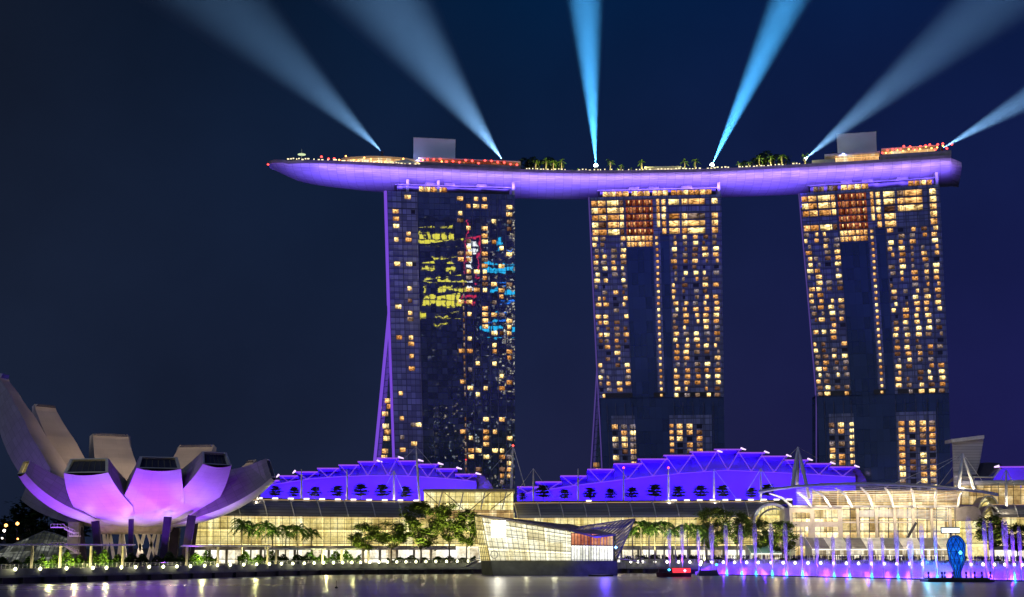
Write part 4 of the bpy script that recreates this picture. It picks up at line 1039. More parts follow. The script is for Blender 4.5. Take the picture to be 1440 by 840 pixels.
mb = MB(); A, B, U = wall_strip(262, 668, 9.0, 10.55, LY, dy=-2.5); A2 = [p + Vector((0, 4, 0)) for p in A]; B2 = [p + Vector((0, 4, 0)) for p in B]
mb.strip(A, B); mb.strip(B, B2); mb.strip(A2, A); mb.build('canopy', M['grey'], ml)
mb = MB()
for x in range(270, 668, 24): p = pz(x, LZ, LY(x) - .2); mb.box(p.x - .45, p.x + .45, p.y, p.y + 1, LZ - .2, 9.)
tag(mb.build('column', M['cream'], ml), kind='stuff')
curved_roof(ml, 262, 600, 21.9, 28.6, LY, 13, 38, -8)
terrace(ml, 262, 600, 28.6, LY, 11.5, 60)
# atrium between the wings
at = thing('glass_atrium', pz(658, LZ, 600), 'tall golden glass atrium with flat grey roof between the two mall wings', 'atrium')
def AY(px): return 594
glass_wall(at, 596, 722, 10.6, 21.5, lambda px: 590, 'mallint', 9, 1.75)
glass_wall(at, 596, 722, 25.2, 32.6, lambda px: 594, 'mallint', 9, 1.8, 'upper_glass')
mb = MB(); A = [pz(596, 21.5, 589), pz(722, 21.5, 589)]; B = [pz(596, 25.2, 594), pz(722, 25.2, 594)]; mb.strip(A, B, [[(0, 0), (37, 0), (37, 5), (0, 5)]]); mb.build('sloped_glass', M['terr'], at)
mb = MB(); a, b = pz(594, 32.7, 590), pz(724, 32.7, 590); mb.hexa([a, b, b + Vector((0, 30, 0)), a + Vector((0, 30, 0))], [a + Vector((0, -1, 1)), b + Vector((0, -1, 1)), b + Vector((0, 30, 1)), a + Vector((0, 30, 1))]); mb.build('roof', M['grey'], at)
mb = MB()
for x0, x1 in ((598, 625), (625, 652), (690, 662), (720, 690)):
    mb.beam(pz(x0, 32.4, 593.2), pz(x1, 25.4, 593.2), .3)
mb.build('brace', M['dark'], at)
mb = MB()
for x in (622, 652, 682, 712): mb.tube([pz(x - 6, 25.5, 592), pz(x - 3, 29, 592.5), pz(x, 32.5, 592)], .25, 5)
mb.build('raked_strut', M['white'], at)
mb = MB(); A, B, U = wall_strip(596, 722, LZ - .2, 10.4, lambda px: 592, dy=0); mb.strip(A, B, U); mb.build('shop_front', M['shop'], at)
for s_ in (596, 722):
    mb = MB(); p = pz(s_, 10, 594); mb.poly([(p.x, 592, 10.5), (p.x, 625, 10.5), (p.x, 625, 32.6), (p.x, 592, 32.6)], [(0, 10), (30, 10), (30, 32), (0, 32)]); mb.build('side_glass', M['mallint'], at)
mr = thing('waterfront_mall', pz(915, LZ, 590), 'right mall wing with grey ribbed roof and large stepped blue-lit roof behind palms', 'mall')
glass_wall(mr, 722, 1112, 10.6, 22.0, RY, 'mallint')
mb = MB(); A, B, U = wall_strip(722, 1112, LZ - .2, 9.0, RY, dy=1.2); mb.strip(A, B, U); mb.build('shop_front', M['shop'], mr)
mb = MB(); A, B, U = wall_strip(722, 1112, 9.0, 10.55, RY, dy=-2.5); B2 = [p + Vector((0, 4, 0)) for p in B]; A2 = [p + Vector((0, 4, 0)) for p in A]
mb.strip(A, B); mb.strip(B, B2); mb.strip(A2, A); mb.build('canopy', M['grey'], mr)
mb = MB()
for x in range(730, 1112, 24): p = pz(x, LZ, RY(x) - .2); mb.box(p.x - .45, p.x + .45, p.y, p.y + 1, LZ - .2, 9.)
tag(mb.build('column', M['cream'], mr), kind='stuff')
curved_roof(mr, 728, 1095, 21.9, 28.4, RY, 13, 32.5, -7)
terrace(mr, 724, 1115, 28.6, RY, 11.5, 60)
for i in range(9):
    x = 300 + i * 42 if i < 8 else 640
    p = pz(x, 11.5, LY(x) - 5); light('POINT', 'warm_facade_light', p, 350, (1, .8, .45), None, ml, shadow_soft_size=.5)
for i in range(9):
    x = 745 + i * 42; p = pz(x, 11.5, RY(x) - 5); light('POINT', 'warm_facade_light', p, 350, (1, .8, .45), None, mr, shadow_soft_size=.5)
# stepped blue vaults
YB = 648
def vault(root, steps, base_y, curve, end_r, px_base, side_shell):
    n = len(steps)
    mb = MB(); top = []
    for (a, b, y) in steps: top += [(a, y), (b, y)]
    xs = sorted(set([steps[0][0]] + [s_[0] for s_ in steps[1:]] + [steps[-1][1]]))
    xs = [steps[0][0]]
    for i in range(n - 1): xs.append((steps[i][1] + steps[i + 1][0]) / 2)
    xs.append(steps[-1][1])
    zb = W(720, base_y, YB).z
    for i in range(n):
        y = steps[i][2]
        K = 4
        for k in range(K):
            a, b = lerp(xs[i], xs[i + 1], k / K), lerp(xs[i], xs[i + 1], (k + 1) / K)
            ya = min(y + 1, 999)
            A, B = W(a, ya, YB + 7), W(b, ya, YB + 7)
            ca, cb = W(a, interp(a, curve), YB), W(b, interp(b, curve), YB)
            mb.poly([(ca.x, YB, ca.z), (cb.x, YB, cb.z), B, A])
            mb.poly([(ca.x, YB + 1.5, zb - 1), (cb.x, YB + 1.5, zb - 1), (cb.x, YB, cb.z), (ca.x, YB, ca.z)])
    if end_r:
        e = [W(x, y, YB + 1) for x, y in end_r]; mb.poly(e)
    mb.build('vault_wall', M['bluelitwall'], root)
    for i, (a, b, y) in enumerate(steps):
        A, B = W(a, y, YB - 3), W(b, y, YB - 3)
        mb = MB(); back = Vector((0, 34, -4)); th = Vector((0, 0, -.7))
        mb.hexa([A + th, B + th, B + th + back, A + th + back], [A, B, B + back, A + back]); s_ = mb.build('roof_step', M['bluelitwall'], root)
        mb = MB(); o = Vector((0, -.25, -.3)); mb.beam(A + o, B + o, .5, .55); 
        mb.build('led_edge', M['ledlilac'], s_)
        mb = MB(); hi = y > steps[max(i - 1, 0)][2] if i else False
        c = (a + b) / 2; bot = W(c, interp(c, curve), YB - 1)
        mb.tube([A + Vector((1, 0, -.6)), bot], .17, 4); mb.tube([B + Vector((-1, 0, -.6)), bot], .17, 4); mb.build('v_strut', M['strutglow'], s_)
        if i >= n * .5 - .5 or (i < 3 and n < 12):
            q = B if i >= n * .5 - .5 else A; mb = MB(); mb.tube([q + Vector((-.3, 0, .25)), q + Vector((2.0, 1, -.3)) if q is B else q + Vector((-1.5, 1, -.8))], [.5, .25], 6); mb.build('glow_lamp', M['ledpale'], s_)
    mb = MB(); cc = [W(x, y, YB - .8) for x, y in curve]
    for a, b in zip(cc, cc[1:]): mb.beam(a, b, .25)
    mb.build('truss_chord', M['strutglow'], root)
    mb = MB(); S = [[W(x, y, Y) for x, y in line] for line, Y in side_shell]; mb.strip(S[0], S[1])
    mb.strip([p + Vector((0, 0, .5)) for p in S[1]], [p + Vector((0, 0, .5)) for p in S[0]]); mb.build('shell_roof', M['roofshell'], root)
M['strutglow'] = emi('lilac_strut_glow', (.3, .1, .95), .8, sample=False)  # struts and chord glow by themselves, standing in for lilac light on them
M['ledpale'] = emi('pale_violet_lamp', (.85, .6, 1), 1.6, sample=False)
M['roofshell'] = pbr('brown_grey_shell', (.2, .17, .16), .5, .2)
stL = [(366, 393, 675), (393, 419, 668.6), (416, 447, 663), (446, 477, 658), (476, 505, 653.4), (503, 531, 648.6), (530, 561, 643.7), (559, 589, 647.7), (586, 617, 652.3), (613, 643, 658.6), (640, 670, 666.3)]
vault(ml, stL, 707, [(366, 684), (400, 679), (440, 673), (483, 670), (520, 669), (554, 668.7), (600, 671), (640, 674), (668, 677)], None, 0,
      [([(669, 667), (678, 669), (687, 677), (694, 688)], 648), ([(660, 666), (662, 672), (664, 680), (664, 690)], 652)])
stR = [(727, 758, 684), (753, 790, 677), (788, 825, 668.6), (826, 864, 659.4), (863, 903, 651.4), (897, 939, 645), (933, 975, 639.8), (970, 1010, 634.9), (1004, 1043, 631.4), (1037, 1076, 636), (1070, 1107, 641), (1103, 1137, 646.3), (1134, 1169, 651.4), (1167, 1203, 656)]
vault(mr, stR, 707, [(727, 697), (760, 690), (800, 684), (860, 676.5), (920, 669.5), (960, 665.7), (1020, 661.5), (1080, 664), (1140, 667), (1203, 671)], None, 0,
      [([(1203, 656), (1210, 663), (1216, 672), (1221, 684)], 648), ([(1196, 656), (1199, 664), (1201, 672), (1202, 684)], 652)])
for i, x in enumerate([385, 425, 470, 515, 560, 605, 645]):
    E_ = 1.0 if 0 < i < 6 else .7
    p = pz(x, 30.5, 634); light('AREA', 'blue_floodlight', p, 5600 * E_, (.055, .004, 1.), (p.x, 652, 43), ml, shape='RECTANGLE', size=12, size_y=1, spread=math.radians(150))
for i, x in enumerate([745, 785, 825, 870, 915, 960, 1005, 1050, 1095, 1140, 1185]):
    h_ = 40 + 10 * math.sin(PI * (i + 1) / 13)
    p = pz(x, 30.5, 632); light('AREA', 'blue_floodlight', p, 6200 * (1 if 0 < i < 10 else .8), (.055, .004, 1.), (p.x, 652, h_ + 2), mr, shape='RECTANGLE', size=13, size_y=1, spread=math.radians(150))
# terrace trees, masts, terrace lamps
tt = [tier_tree(random.Random(21 + k), 6.4, 3.3, 'leaf') for k in range(3)]; tu = [False] * 3
tl = [(386.6, 1.), (413, .95), (443, 1.), (474, 1.1), (507, 1.25), (537, 1.25), (570, 1.15)]
for i, (x, s_) in enumerate(tl):
    place(tt[i % 3], tu[i % 3], 'terrace_tree', pz(x, 28.6, LY(x) + 17), s_ * .88, i * 1.1, 'small layered terrace tree, %s from the left before the left blue vault' % nth(i), 'tree', 'layered trees on the left mall terrace'); tu[i % 3] = True
tr_ = [(735, .75), (764, 1.3), (794, 1.), (830, 1.1), (858.6, 1.), (889, 1.1), (921, 1.3), (954, 1.15), (985.7, 1.2), (1017, 1.2), (1057, 1.0), (1080, 1.25)]
for i, (x, s_) in enumerate(tr_):
    place(tt[i % 3], True, 'terrace_tree', pz(x, 28.6, RY(x) + 17), s_ * .88, i * 1.7, 'small layered terrace tree, %s from the left before the right blue vault' % nth(i), 'tree', 'layered trees on the right mall terrace')
for x in (443, 507, 570): p = pz(x, 29.2, LY(x) + 13.2); light('POINT', 'tree_uplight', p, 420, (1, .9, .5), shadow_soft_size=.1)
for x in (735, 794, 986, 1057): p = pz(x, 29.2, RY(x) + 13.2); light('POINT', 'tree_uplight', p, 420, (1, .95, .5), shadow_soft_size=.1)
tlm = MB(); tlm.box(-1.1, 1.1, -.3, .3, 0, .55); tlo = tlm.build('terrace_lamp', emi('terrace_lamp_glow', (1, .9, .85), 2.2)); tlu = False
for x in list(range(365, 590, 22)) + list(range(948, 1112, 18)) + [828]:
    f = LY if x < 600 else RY
    c = tlo if not tlu else tlo.copy()
    if tlu: col.objects.link(c)
    tlu = True; c.location = pz(x, 29.0, f(x) + 11.5); tag(c, 'low bright lamp on the mall terrace edge', 'lamp', 'lamps along the mall terrace edge')
M['mast'] = pbr('white_mast_paint', (.7, .68, .64), .4)
def mast(px, y0, y1, Y, rad=.45, stays=(), lab='', red=False, warm=0, yb=None):
    a, b = W(px, y1, Y), W(px + (yb or 0), y0, Y); r = thing('cable_mast', a, lab, 'mast', 'cable masts on the mall terraces')
    mb = MB(); mb.tube([a, a.lerp(b, .3), a.lerp(b, .7), b], [rad * .8, rad, rad * .8, rad * .3], 8); mb.build('pole', M['mast'], r)
    for (sx, sy) in stays:
        mb = MB(); mb.tube([b, W(px + sx, sy, Y)], .09 if abs(sx) > 20 else .16, 4); mb.build('stay', M['mast'], r)
    if red: mb = MB(); mb.lathe([(0, -.5), (.55, 0), (0, .55)], b, 8); mb.build('warning_lamp', M['redglow'], r)
    if warm: light('POINT', 'mast_uplight', a + Vector((0, -2.5, 1)), warm, (1, .85, .6), None, r, shadow_soft_size=.1)
mast(362.5, 684, 708, 566, .6, (), 'short pale mast nearest the lotus museum', warm=400)
mast(424, 660, 707, 590, .5, (), 'pale mast left of the second and third left terrace trees', warm=600)
mast(488, 660, 707, 595, .5, (), 'pale mast before the middle of the left blue vault', warm=600)
mast(554, 662, 707, 598, .5, ((-15, 690), (12, 690)), 'pale mast with splayed stays right of the left vault peak', warm=600)
mast(590, 628, 706, 600, .55, ((-24, 648), (30, 668)), 'tall grey leaning mast before the left hotel tower foot', yb=-5)
mast(718.5, 627, 692, 600, .6, ((-28, 662), (20, 686), (-14, 690)), 'tall mast with red top lamp between the two mall wings', red=True, yb=3)
mast(750, 659, 707, 610, .4, ((-22, 690), (28, 700)), 'thin grey mast first right of the atrium')
mast(813, 659, 707, 606, .4, (), 'thin grey mast second right of the atrium')
mast(877, 658, 707, 602, .4, (), 'grey mast with red top before the right vault, left of its white twin', red=True)
mast(940, 658, 707, 598, .5, (), 'white-lit mast with red top before the right blue vault', red=True, warm=700)
mast(1004, 660, 707, 594, .5, ((34, 705),), 'white-lit mast below the peak of the right blue vault', warm=700)
mast(1070, 659, 707, 590, .5, ((-19, 690), (19, 690)), 'white-lit mast with two splayed stays left of the arched canopy', warm=500)
def aframe(px, y0, legs, Y, lab, stays):
    t = W(px, y0, Y); r = thing('a_frame_mast', W(px, 690, Y), lab, 'mast', 'a-frame masts of the event hall')
    for (x, y, dy) in legs:
        mb = MB(); b = W(x, y, Y + dy); mb.tube([b, t.lerp(b, .5), t], [.75, .75, .35], 8); mb.build('leg', M['mast'], r)
    for (x, y) in stays:
        mb = MB(); mb.tube([t, W(x, y, Y + 8)], .1, 4); mb.build('cable', M['mast'], r)
    light('POINT', 'mast_uplight', W(px, 684, Y - 5), 3500, (1, .85, .6), None, r, shadow_soft_size=.2)
aframe(1122, 629, [(1114, 686, -4), (1135, 686, -4), (1121, 684, 10), (1138, 700, 10)], 556, 'left a-frame of white tapered legs above the arched canopy', ((1096, 655), (1150, 645)))
aframe(1354, 638, [(1347, 690, -4), (1372, 692, -4)], 556, 'right a-frame of white tapered legs in front of the tilted white slab', ((1244, 686), (1280, 686), (1318, 686), (1385, 682)))
# ============================================================ event hall with arched canopy
EY = 548
ev = thing('event_hall', W(1228, 775, EY), 'cream event hall with tall lit glass front under a wide arched canopy', 'event hall')
M['hallint'] = interior('event_hall_interior', [(.25, (.16, .09, .03)), (.4, (.5, .33, .12)), (.55, (1.0, .8, .4)), (.72, (1.3, 1.2, .8))], 1.05, 3.6, 5.2, 8.)
zt = W(1228, 714, EY).z
glass_wall(ev, 1182, 1344, LZ, zt, lambda px: EY + 2, 'hallint', 12.5, 4., mw=.3)
mb = MB()                                                     # masonry wing with openings
xa, xb = W(1110, 714, EY).x, W(1184, 714, EY).x
def cell_wall(mb, x0, x1, z0, z1, holes, y):
    """a wall with rectangular openings, made of strips"""
    xs = sorted({x0, x1, *[h[0] for h in holes], *[h[1] for h in holes]}); zs_ = sorted({z0, z1, *[h[2] for h in holes], *[h[3] for h in holes]})
    for a, b in zip(xs, xs[1:]):
        for c, d in zip(zs_, zs_[1:]):
            if any(h[0] <= a and b <= h[1] and h[2] <= c and d <= h[3] for h in holes): continue
            mb.poly([(a, y, c), (b, y, c), (b, y, d), (a, y, d)])
    for h in holes:
        a, b, c, d = h
        for q in (((a, c), (b, c)), ((b, c), (b, d)), ((b, d), (a, d)), ((a, d), (a, c))):
            (p, r_), (p2, r2) = q; mb.poly([(p, y, r_), (p2, y, r2), (p2, y + .8, r2), (p, y + .8, r_)])
hx = lambda px: W(px, 740, EY).x
hz = lambda py: W(1150, py, EY).z
holes = [(hx(1115), hx(1140), hz(734), hz(721)), (hx(1146), hx(1179), hz(734), hz(717)), (hx(1115), hx(1137), hz(755), hz(741)), (hx(1146), hx(1179), hz(756), hz(741)), (hx(1117), hx(1138), hz(783), hz(768)), (hx(1146), hx(1179), hz(783), hz(768))]
cell_wall(mb, xa, xb, LZ - .2, zt, holes, EY); mb.poly([(xa, EY, LZ), (xa, EY + 30, LZ), (xa, EY + 30, zt), (xa, EY, zt)]); mb.build('masonry_wall', M['cream'], ev)
M['creamlit'] = M['cream']
for a, b, c, d in holes:
    mb = MB(); mb.poly([(a, EY + .8, c), (b, EY + .8, c), (b, EY + .8, d), (a, EY + .8, d)]); w_ = mb.build('window', M['hallint'], ev)
    mb = MB()
    for k in (.25, .5, .75): mb.beam((lerp(a, b, k), EY + .6, c), (lerp(a, b, k), EY + .6, d), .15)
    mb.build('window_frame', M['mullion'], w_)
for x in (1206, 1232, 1258, 1284, 1310, 1336):
    mb = MB(); p = W(x, 714, EY); mb.box(p.x - .5, p.x + .5, EY + .2, EY + 1.2, LZ, zt); mb.build('column', M['cream'], ev)
for q in (0.36, .72):
    mb = MB(); z = lerp(LZ, zt, q); mb.box(hx(1184), hx(1290) if q > .5 else hx(1344), EY + .9, EY + 1.7, z, z + .6); mb.build('floor_edge', M['cream'], ev)
for k in range(7):
    mb = MB(); y0 = 717 + k * 1.3; pts = [W(lerp(1206, 1338, f / 8), y0 + 6 * (1 - math.sin(PI * (.25 + .6 * f / 8))) + k * f * .12, EY + 1.2) for f in range(9)]
    mb.tube(pts, .16, 4); mb.build('ceiling_truss', M['mast'], ev)
mb = MB(); mb.beam(W(1276, 757, EY + .6), W(1288, 735, EY + .6), .9); mb.build('escalator_truss', M['dark'], ev)
mb = MB(); mb.box(xa, hx(1345), EY - 1.2, EY + 3, zt, zt + .8); mb.build('ring_beam', M['grey'], ev)
can_top = [(1066, 694.5), (1090, 690), (1120, 686.5), (1150, 684.3), (1190, 683), (1230, 683), (1270, 684.3), (1310, 686.5), (1350, 690), (1380, 693.5), (1404, 698)]
mb = MB(); A = [W(x, y, EY - 14) for x, y in can_top]; B = [W(x, y - 2.5, EY + 10) for x, y in can_top]; up = Vector((0, 0, .55))
mb.strip(A, B); mb.strip([p + up for p in B], [p + up for p in A]); mb.strip(A, [p + up for p in A]); mb.build('canopy_roof', M['white'], ev)
slm = MB(); slats = pbr('white_canopy_slat', (.78, .74, .68), .5)
for k in range(11):                                           # the slatted soffit behind the ribs
    f = k / 10
    for i in range(1, len(can_top) - 2):
        p, q = can_top[i], can_top[i + 1]
        a = W(p[0], lerp(p[1] + 2, 711, f), lerp(EY - 10, EY + 3, math.sin(f * PI / 2)) + 2); b = W(q[0], lerp(q[1] + 2, 711, f), lerp(EY - 10, EY + 3, math.sin(f * PI / 2)) + 2)
        if p[0] >= 1120 and q[0] <= 1352: slm.beam(a, b, .4, .16)
tag(slm.build('soffit_slat', slats, ev), kind='stuff')
mb = MB(); A, B = [], []
for x in range(1142, 1350, 12): A.append(W(x, 711, EY + 9)); B.append(W(x, 690, EY + 9))
mb.strip(A, B, [[(a.x, a.z), (b.x, b.z), (b.x, b.z + 6), (a.x, a.z + 6)] for a, b in zip(A, A[1:])]); mb.build('clerestory', M['terr'], ev)
for (x0, y0, x1, y1) in ((1082, 694, 1112, 712), (1120, 692.5, 1141, 713), (1140, 687.5, 1168, 713), (1174, 686, 1198, 713), (1210, 685.5, 1227, 713), (1244, 685.5, 1256, 713), (1281, 686.5, 1286, 713), (1317, 689, 1315, 713), (1353, 692.5, 1347, 713)):
    a, b = W(x0, y0, EY - 13), W(x1, y1, EY - 1); m_ = W(lerp(x0, x1, .62), lerp(y0, y1, .38), EY - 8)
    mb = MB(); mb.tube([a, a.lerp(m_, .5) + Vector((0, 0, .15)), m_, m_.lerp(b, .5) + Vector((0, 0, .1)), b], [.3, .42, .5, .5, .5], 7); mb.build('arched_rib', M['mast'], ev)
for x in (1130, 1165, 1200, 1235, 1270, 1305, 1340):
    light('POINT', 'canopy_uplight', W(x, 709, EY - 6), 3200, (1, .84, .55), None, ev, shadow_soft_size=.3)
for x in (1090, 1150, 1215, 1280, 1330):
    light('POINT', 'forecourt_light', W(x, 760, EY - 16), 1500, (1, .76, .42), None, ev, shadow_soft_size=.5)
def arch_end(px0, px1, ytop, ybase, Y, lab, rad=.55):
    r = thing('glazed_arch', W((px0 + px1) / 2, ybase, Y), lab, 'arch')
    pts = []
    for k in range(15):
        a = PI * k / 14; pts.append(W(lerp(px0, px1, (1 - math.cos(a)) / 2), ybase - (ybase - ytop) * math.sin(a), Y))
    mb = MB(); mb.tube(pts, rad, 8); mb.build('rim', M['mast'], r)
    in2 = [p + Vector((2.2, 7, -1.6)) for p in pts[2:-2]]; mb = MB(); mb.tube(in2, rad * .7, 7); mb.build('inner_rim', M['mast'], r)
    mb = MB(); back = [p + Vector((0, 9, 0)) for p in pts]; mb.strip(pts, back); mb.build('vault_glass', M['roofshell'], r)
    mb = MB(); c = W((px0 + px1) / 2, ybase, Y + 8)
    for a, b in zip(back, back[1:]): mb.poly([c, a, b], [(c.x, c.z), (a.x, a.z), (b.x, b.z)])
    mb.build('end_glass', M['mallint'], r)
    mb = MB()
    for k in range(1, 14): mb.beam(Vector((back[k].x, back[k].y - .3, c.z)), back[k] + Vector((0, -.3, 0)), .15)
    mb.build('mullion', M['mullion'], r)
arch_end(1060, 1112, 709, 736, 560, 'cream glazed arch end of the mall vault left of the event hall')
arch_end(1381, 1406, 711, 735, 560, 'lower glazed arch at the right of the event hall', .5)
arch_end(1377, 1404, 698, 716, 575, 'upper smaller glazed arch below the right canopy tip', .35)
r = thing('rounded_kiosk', W(1363, 732, EY), 'plain grey rounded wall block at the right end of the event hall', 'kiosk')
mb = MB(); a, b = hx(1345), hx(1381); z0, z1 = hz(733), hz(711)
pf = [(a, z0), (b, z0), (b, z0 + 2), (b - .8, z1 - 1.5), (b - 3, z1 - .2), (a, z1)]
mb.poly([(x, EY - 1, z) for x, z in pf]); mb.poly([(x, EY + 14, z) for x, z in reversed(pf)])
for (p, q) in zip(pf, pf[1:] + pf[:1]): mb.poly([(p[0], EY - 1, p[1]), (p[0], EY + 14, p[1]), (q[0], EY + 14, q[1]), (q[0], EY - 1, q[1])])
mb.build('wall', pbr('grey_render_wall', (.26, .23, .21), .7), r)
mb = MB(); mb.box(a, b + 3, EY + 3, EY + 4, LZ, z0); mb.build('lower_glass', M['mallint'], r)
# right-hand mall end
m3 = thing('theatre_block', W(1410, 775, 570), 'right-edge theatre block with domed dark roof, blue-lit vault and warm glass storeys', 'theatre')
glass_wall(m3, 1384, 1560, 10.6, W(1400, 727, 560).z, lambda px: 560, 'mallint', 12, 2.)
mb = MB(); A, B, U = wall_strip(1384, 1560, LZ - .2, 9.0, lambda px: 561); mb.strip(A, B, U); mb.build('shop_front', M['shop'], m3)
mb = MB(); A, B, U = wall_strip(1384, 1560, 9.0, 10.5, lambda px: 558); mb.strip(A, B); mb.build('canopy', M['grey'], m3)
curved_roof(m3, 1398, 1560, W(1400, 728, 560).z, W(1400, 711, 560).z + .6, lambda px: 560, 13, 34, -8)
glass_wall(m3, 1342, 1560, W(1400, 710, 590).z, W(1400, 683, 590).z, lambda px: 590, 'terr', 10, 3., 'upper_glass')
mb = MB(); a, b = W(1352, 679, 585), W(1560, 679, 585); mb.tube([a, b], 1.1, 10); mb.build('round_fascia', M['white'], m3)
zb = W(1400, 676, 600).z
mb = MB(); P_ = [W(1396, 676, 600), W(1560, 676, 600), W(1560, 656, 600), W(1406, 656, 600)]; mb.poly(P_); mb.build('vault_wall', M['bluelitwall'], m3)
mb = MB(); a, b = W(1405, 656, 594), W(1560, 655, 594); mb.hexa([a + Vector((0, 0, -.6)), b + Vector((0, 0, -.6)), b + Vector((0, 30, -.6)), a + Vector((0, 30, -.6))], [a, b, b + Vector((0, 30, 0)), a + Vector((0, 30, 0))]); s_ = mb.build('roof_step', M['bluelitwall'], m3)
mb = MB(); mb.beam(a + Vector((0, -.3, -.3)), b + Vector((0, -.3, -.3)), .6, .6); mb.build('led_edge', M['ledlilac'], s_)
mb = MB(); mb.tube([a + Vector((-2, 0, -.3)), a + Vector((0, 0, .1))], [.3, .6], 6); mb.build('glow_lamp', M['ledpale'], s_)
mb = MB(); pr = [(1352, 670), (1358, 664), (1366, 656), (1376, 651.5), (1390, 650.5), (1405, 651.5), (1409, 654)]; A = [W(x, y, 606) for x, y in pr]; B = [W(x, 670 if x < 1400 else 660, 592) for x, y in pr]
mb.strip(B, A); mb.strip(A, [p + Vector((0, 25, -3)) for p in A]); mb.build('domed_roof', M['darkroof'] if 'darkroof' in M else pbr('dark_brown_dome', (.07, .06, .07), .5), m3)
mb = MB(); A = [W(x, y, 591) for x, y in ((1342, 670.5), (1397, 671.5), (1407, 659))]; mb.tube(A, .4, 6); mb.build('dome_edge', M['mast'], m3)
light('AREA', 'blue_floodlight', W(1425, 684, 590), 2400, (.055, .004, 1.), W(1425, 662, 600), m3, shape='RECTANGLE', size=16, size_y=1)
r = thing('tilted_roof_slab', W(1350, 700, 600), 'tall tilted pale grey slab with slatted face beside the right hotel tower', 'sculptural roof')
F_ = [W(1342, 700, 590), W(1362, 700, 590), W(1378, 651, 596), W(1383.5, 616, 600), W(1339, 622, 600)]
mb = MB(); mb.poly(F_, [(p.x, p.z) for p in F_]); bk = [p + Vector((2, 7, 0)) for p in F_]; mb.poly(list(reversed(bk)))
for i in range(5): j = (i + 1) % 5; mb.poly([F_[i], F_[j], bk[j], bk[i]])
m, t = newmat('slatted_pale_metal'); fa, fb, wn, s, uv = cells(t, 60., 1.2); c = mixc(t, mth(t, 'LESS_THAN', fb, .18), mixc(t, wn.outputs[0], (.42, .4, .42), (.52, .5, .52)), (.22, .21, .23))
out(t, nd(t, 'ShaderNodeBsdfPrincipled', {'Base Color': c, 'Roughness': .5})); mb.build('slab', m, r)
mb = MB(); a, b = W(1338.5, 617.5, 597), W(1384, 612, 597); mb.hexa([a + Vector((0, 0, -1.4)), b + Vector((0, 0, -1.4)), b + Vector((0, 10, -1.4)), a + Vector((0, 10, -1.4))], [a, b, b + Vector((0, 10, 0)), a + Vector((0, 10, 0))]); mb.build('top_cap', M['white'], r)
light('SPOT', 'slab_uplight', W(1352, 700, 575), 4500, (1, .85, .95), W(1360, 640, 598), r, spot_size=1.4, spot_blend=.8, shadow_soft_size=.5)
mast(1415, 661, 712, 560, .6, ((-12, 683), (12, 684)), 'white-lit mast with splayed stays at the right edge before the blue roof', warm=900)
# ============================================================ glass island pavilion
PY = 522
pv = thing('island_pavilion', W(770, 811, PY), 'angular crystal-like glass pavilion glowing white on a dark base in the bay', 'pavilion')
M['pavint'] = interior('pavilion_interior', [(.25, (.6, .5, .25)), (.42, (.95, .85, .5)), (.56, (1.1, 1.05, .75)), (.72, (1.25, 1.25, 1.1))], 1.0, 3.0, 4.4, 7.)
M['pavred'] = interior('pavilion_upper_room', [(.3, (.25, .05, .03)), (.5, (.75, .25, .12)), (.7, (1, .7, .4))], .9, 1.6, 5., 4., False)
M['pavwing'] = interior('pavilion_wing_interior', [(.3, (.12, .1, .12)), (.5, (.4, .32, .25)), (.7, (.8, .7, .5))], .7, 2., 3., 5., False)
M['pavwhite'] = interior('pavilion_lower_room', [(.3, (.5, .5, .4)), (.5, (1.0, 1.0, .9)), (.7, (1.3, 1.3, 1.3))], 1.2, 1.6, 5.2, 3.)
def quadgrid(root, c4, nu, nv, mat, nm, bar=.2, barmat='mullion', uvs=(9, 4)):
    bl, br, tr, tl = c4; mb = MB()
    f = lambda u, v: bl.lerp(br, u).lerp(tl.lerp(tr, u), v)
    mb.poly(c4, [(0, 0), (uvs[0], 0), (uvs[0], uvs[1]), (0, uvs[1])]) if False else None
    for i in range(nu):
        for j in range(nv):
            u0, u1, v0, v1 = i / nu, (i + 1) / nu, j / nv, (j + 1) / nv
            mb.poly([f(u0, v0), f(u1, v0), f(u1, v1), f(u0, v1)], [(u0 * uvs[0], v0 * uvs[1]), (u1 * uvs[0], v0 * uvs[1]), (u1 * uvs[0], v1 * uvs[1]), (u0 * uvs[0], v1 * uvs[1])])
    g = mb.build(nm, M[mat], root)
    n = (br - bl).cross(tl - bl).normalized() * .25
    if n.y > 0: n = -n
    mb = MB()
    for i in range(nu + 1): mb.beam(f(i / nu, 0) + n, f(i / nu, 1) + n, bar)
    for j in range(nv + 1): mb.beam(f(0, j / nv) + n, f(1, j / nv) + n, bar)
    mb.build('glazing_bar', M[barmat], g); return g
zb = W(750, 789, PY).z
def wz(px, py, Y): return W(px, py, Y)
A0, A1, A2, A3 = wz(690, 789, PY), wz(803, 789, PY), wz(803, 748.5, PY), wz(678, 728, PY + 3)
B0 = wz(676, 789, PY + 16); B3 = wz(668, 726, PY + 16)
quadgrid(pv, (A0, A1, A2, A3), 16, 9, 'pavint', 'front_glass', .14, 'mullion', (30, 15))
quadgrid(pv, (B0, A0, A3, B3), 5, 10, 'mallint', 'side_glass', .16, 'mullion', (12, 16))
C1, C2 = wz(862, 789, PY + 3), wz(862, 752, PY + 3)
mid0, mid1 = wz(803.3, 767, PY), wz(862, 768, PY + 3)
quadgrid(pv, (mid0, mid1, C2, wz(803.3, 750, PY)), 13, 1, 'pavred', 'upper_room_glass', .2, 'dark', (16, 5))
quadgrid(pv, (A1 + Vector((.1, 0, 0)), C1, mid1, mid0), 15, 1, 'pavwhite', 'lower_room_glass', .16, 'mullion', (16, 5))
D0, D1 = wz(868, 789, PY + 16), wz(871, 756, PY + 16)
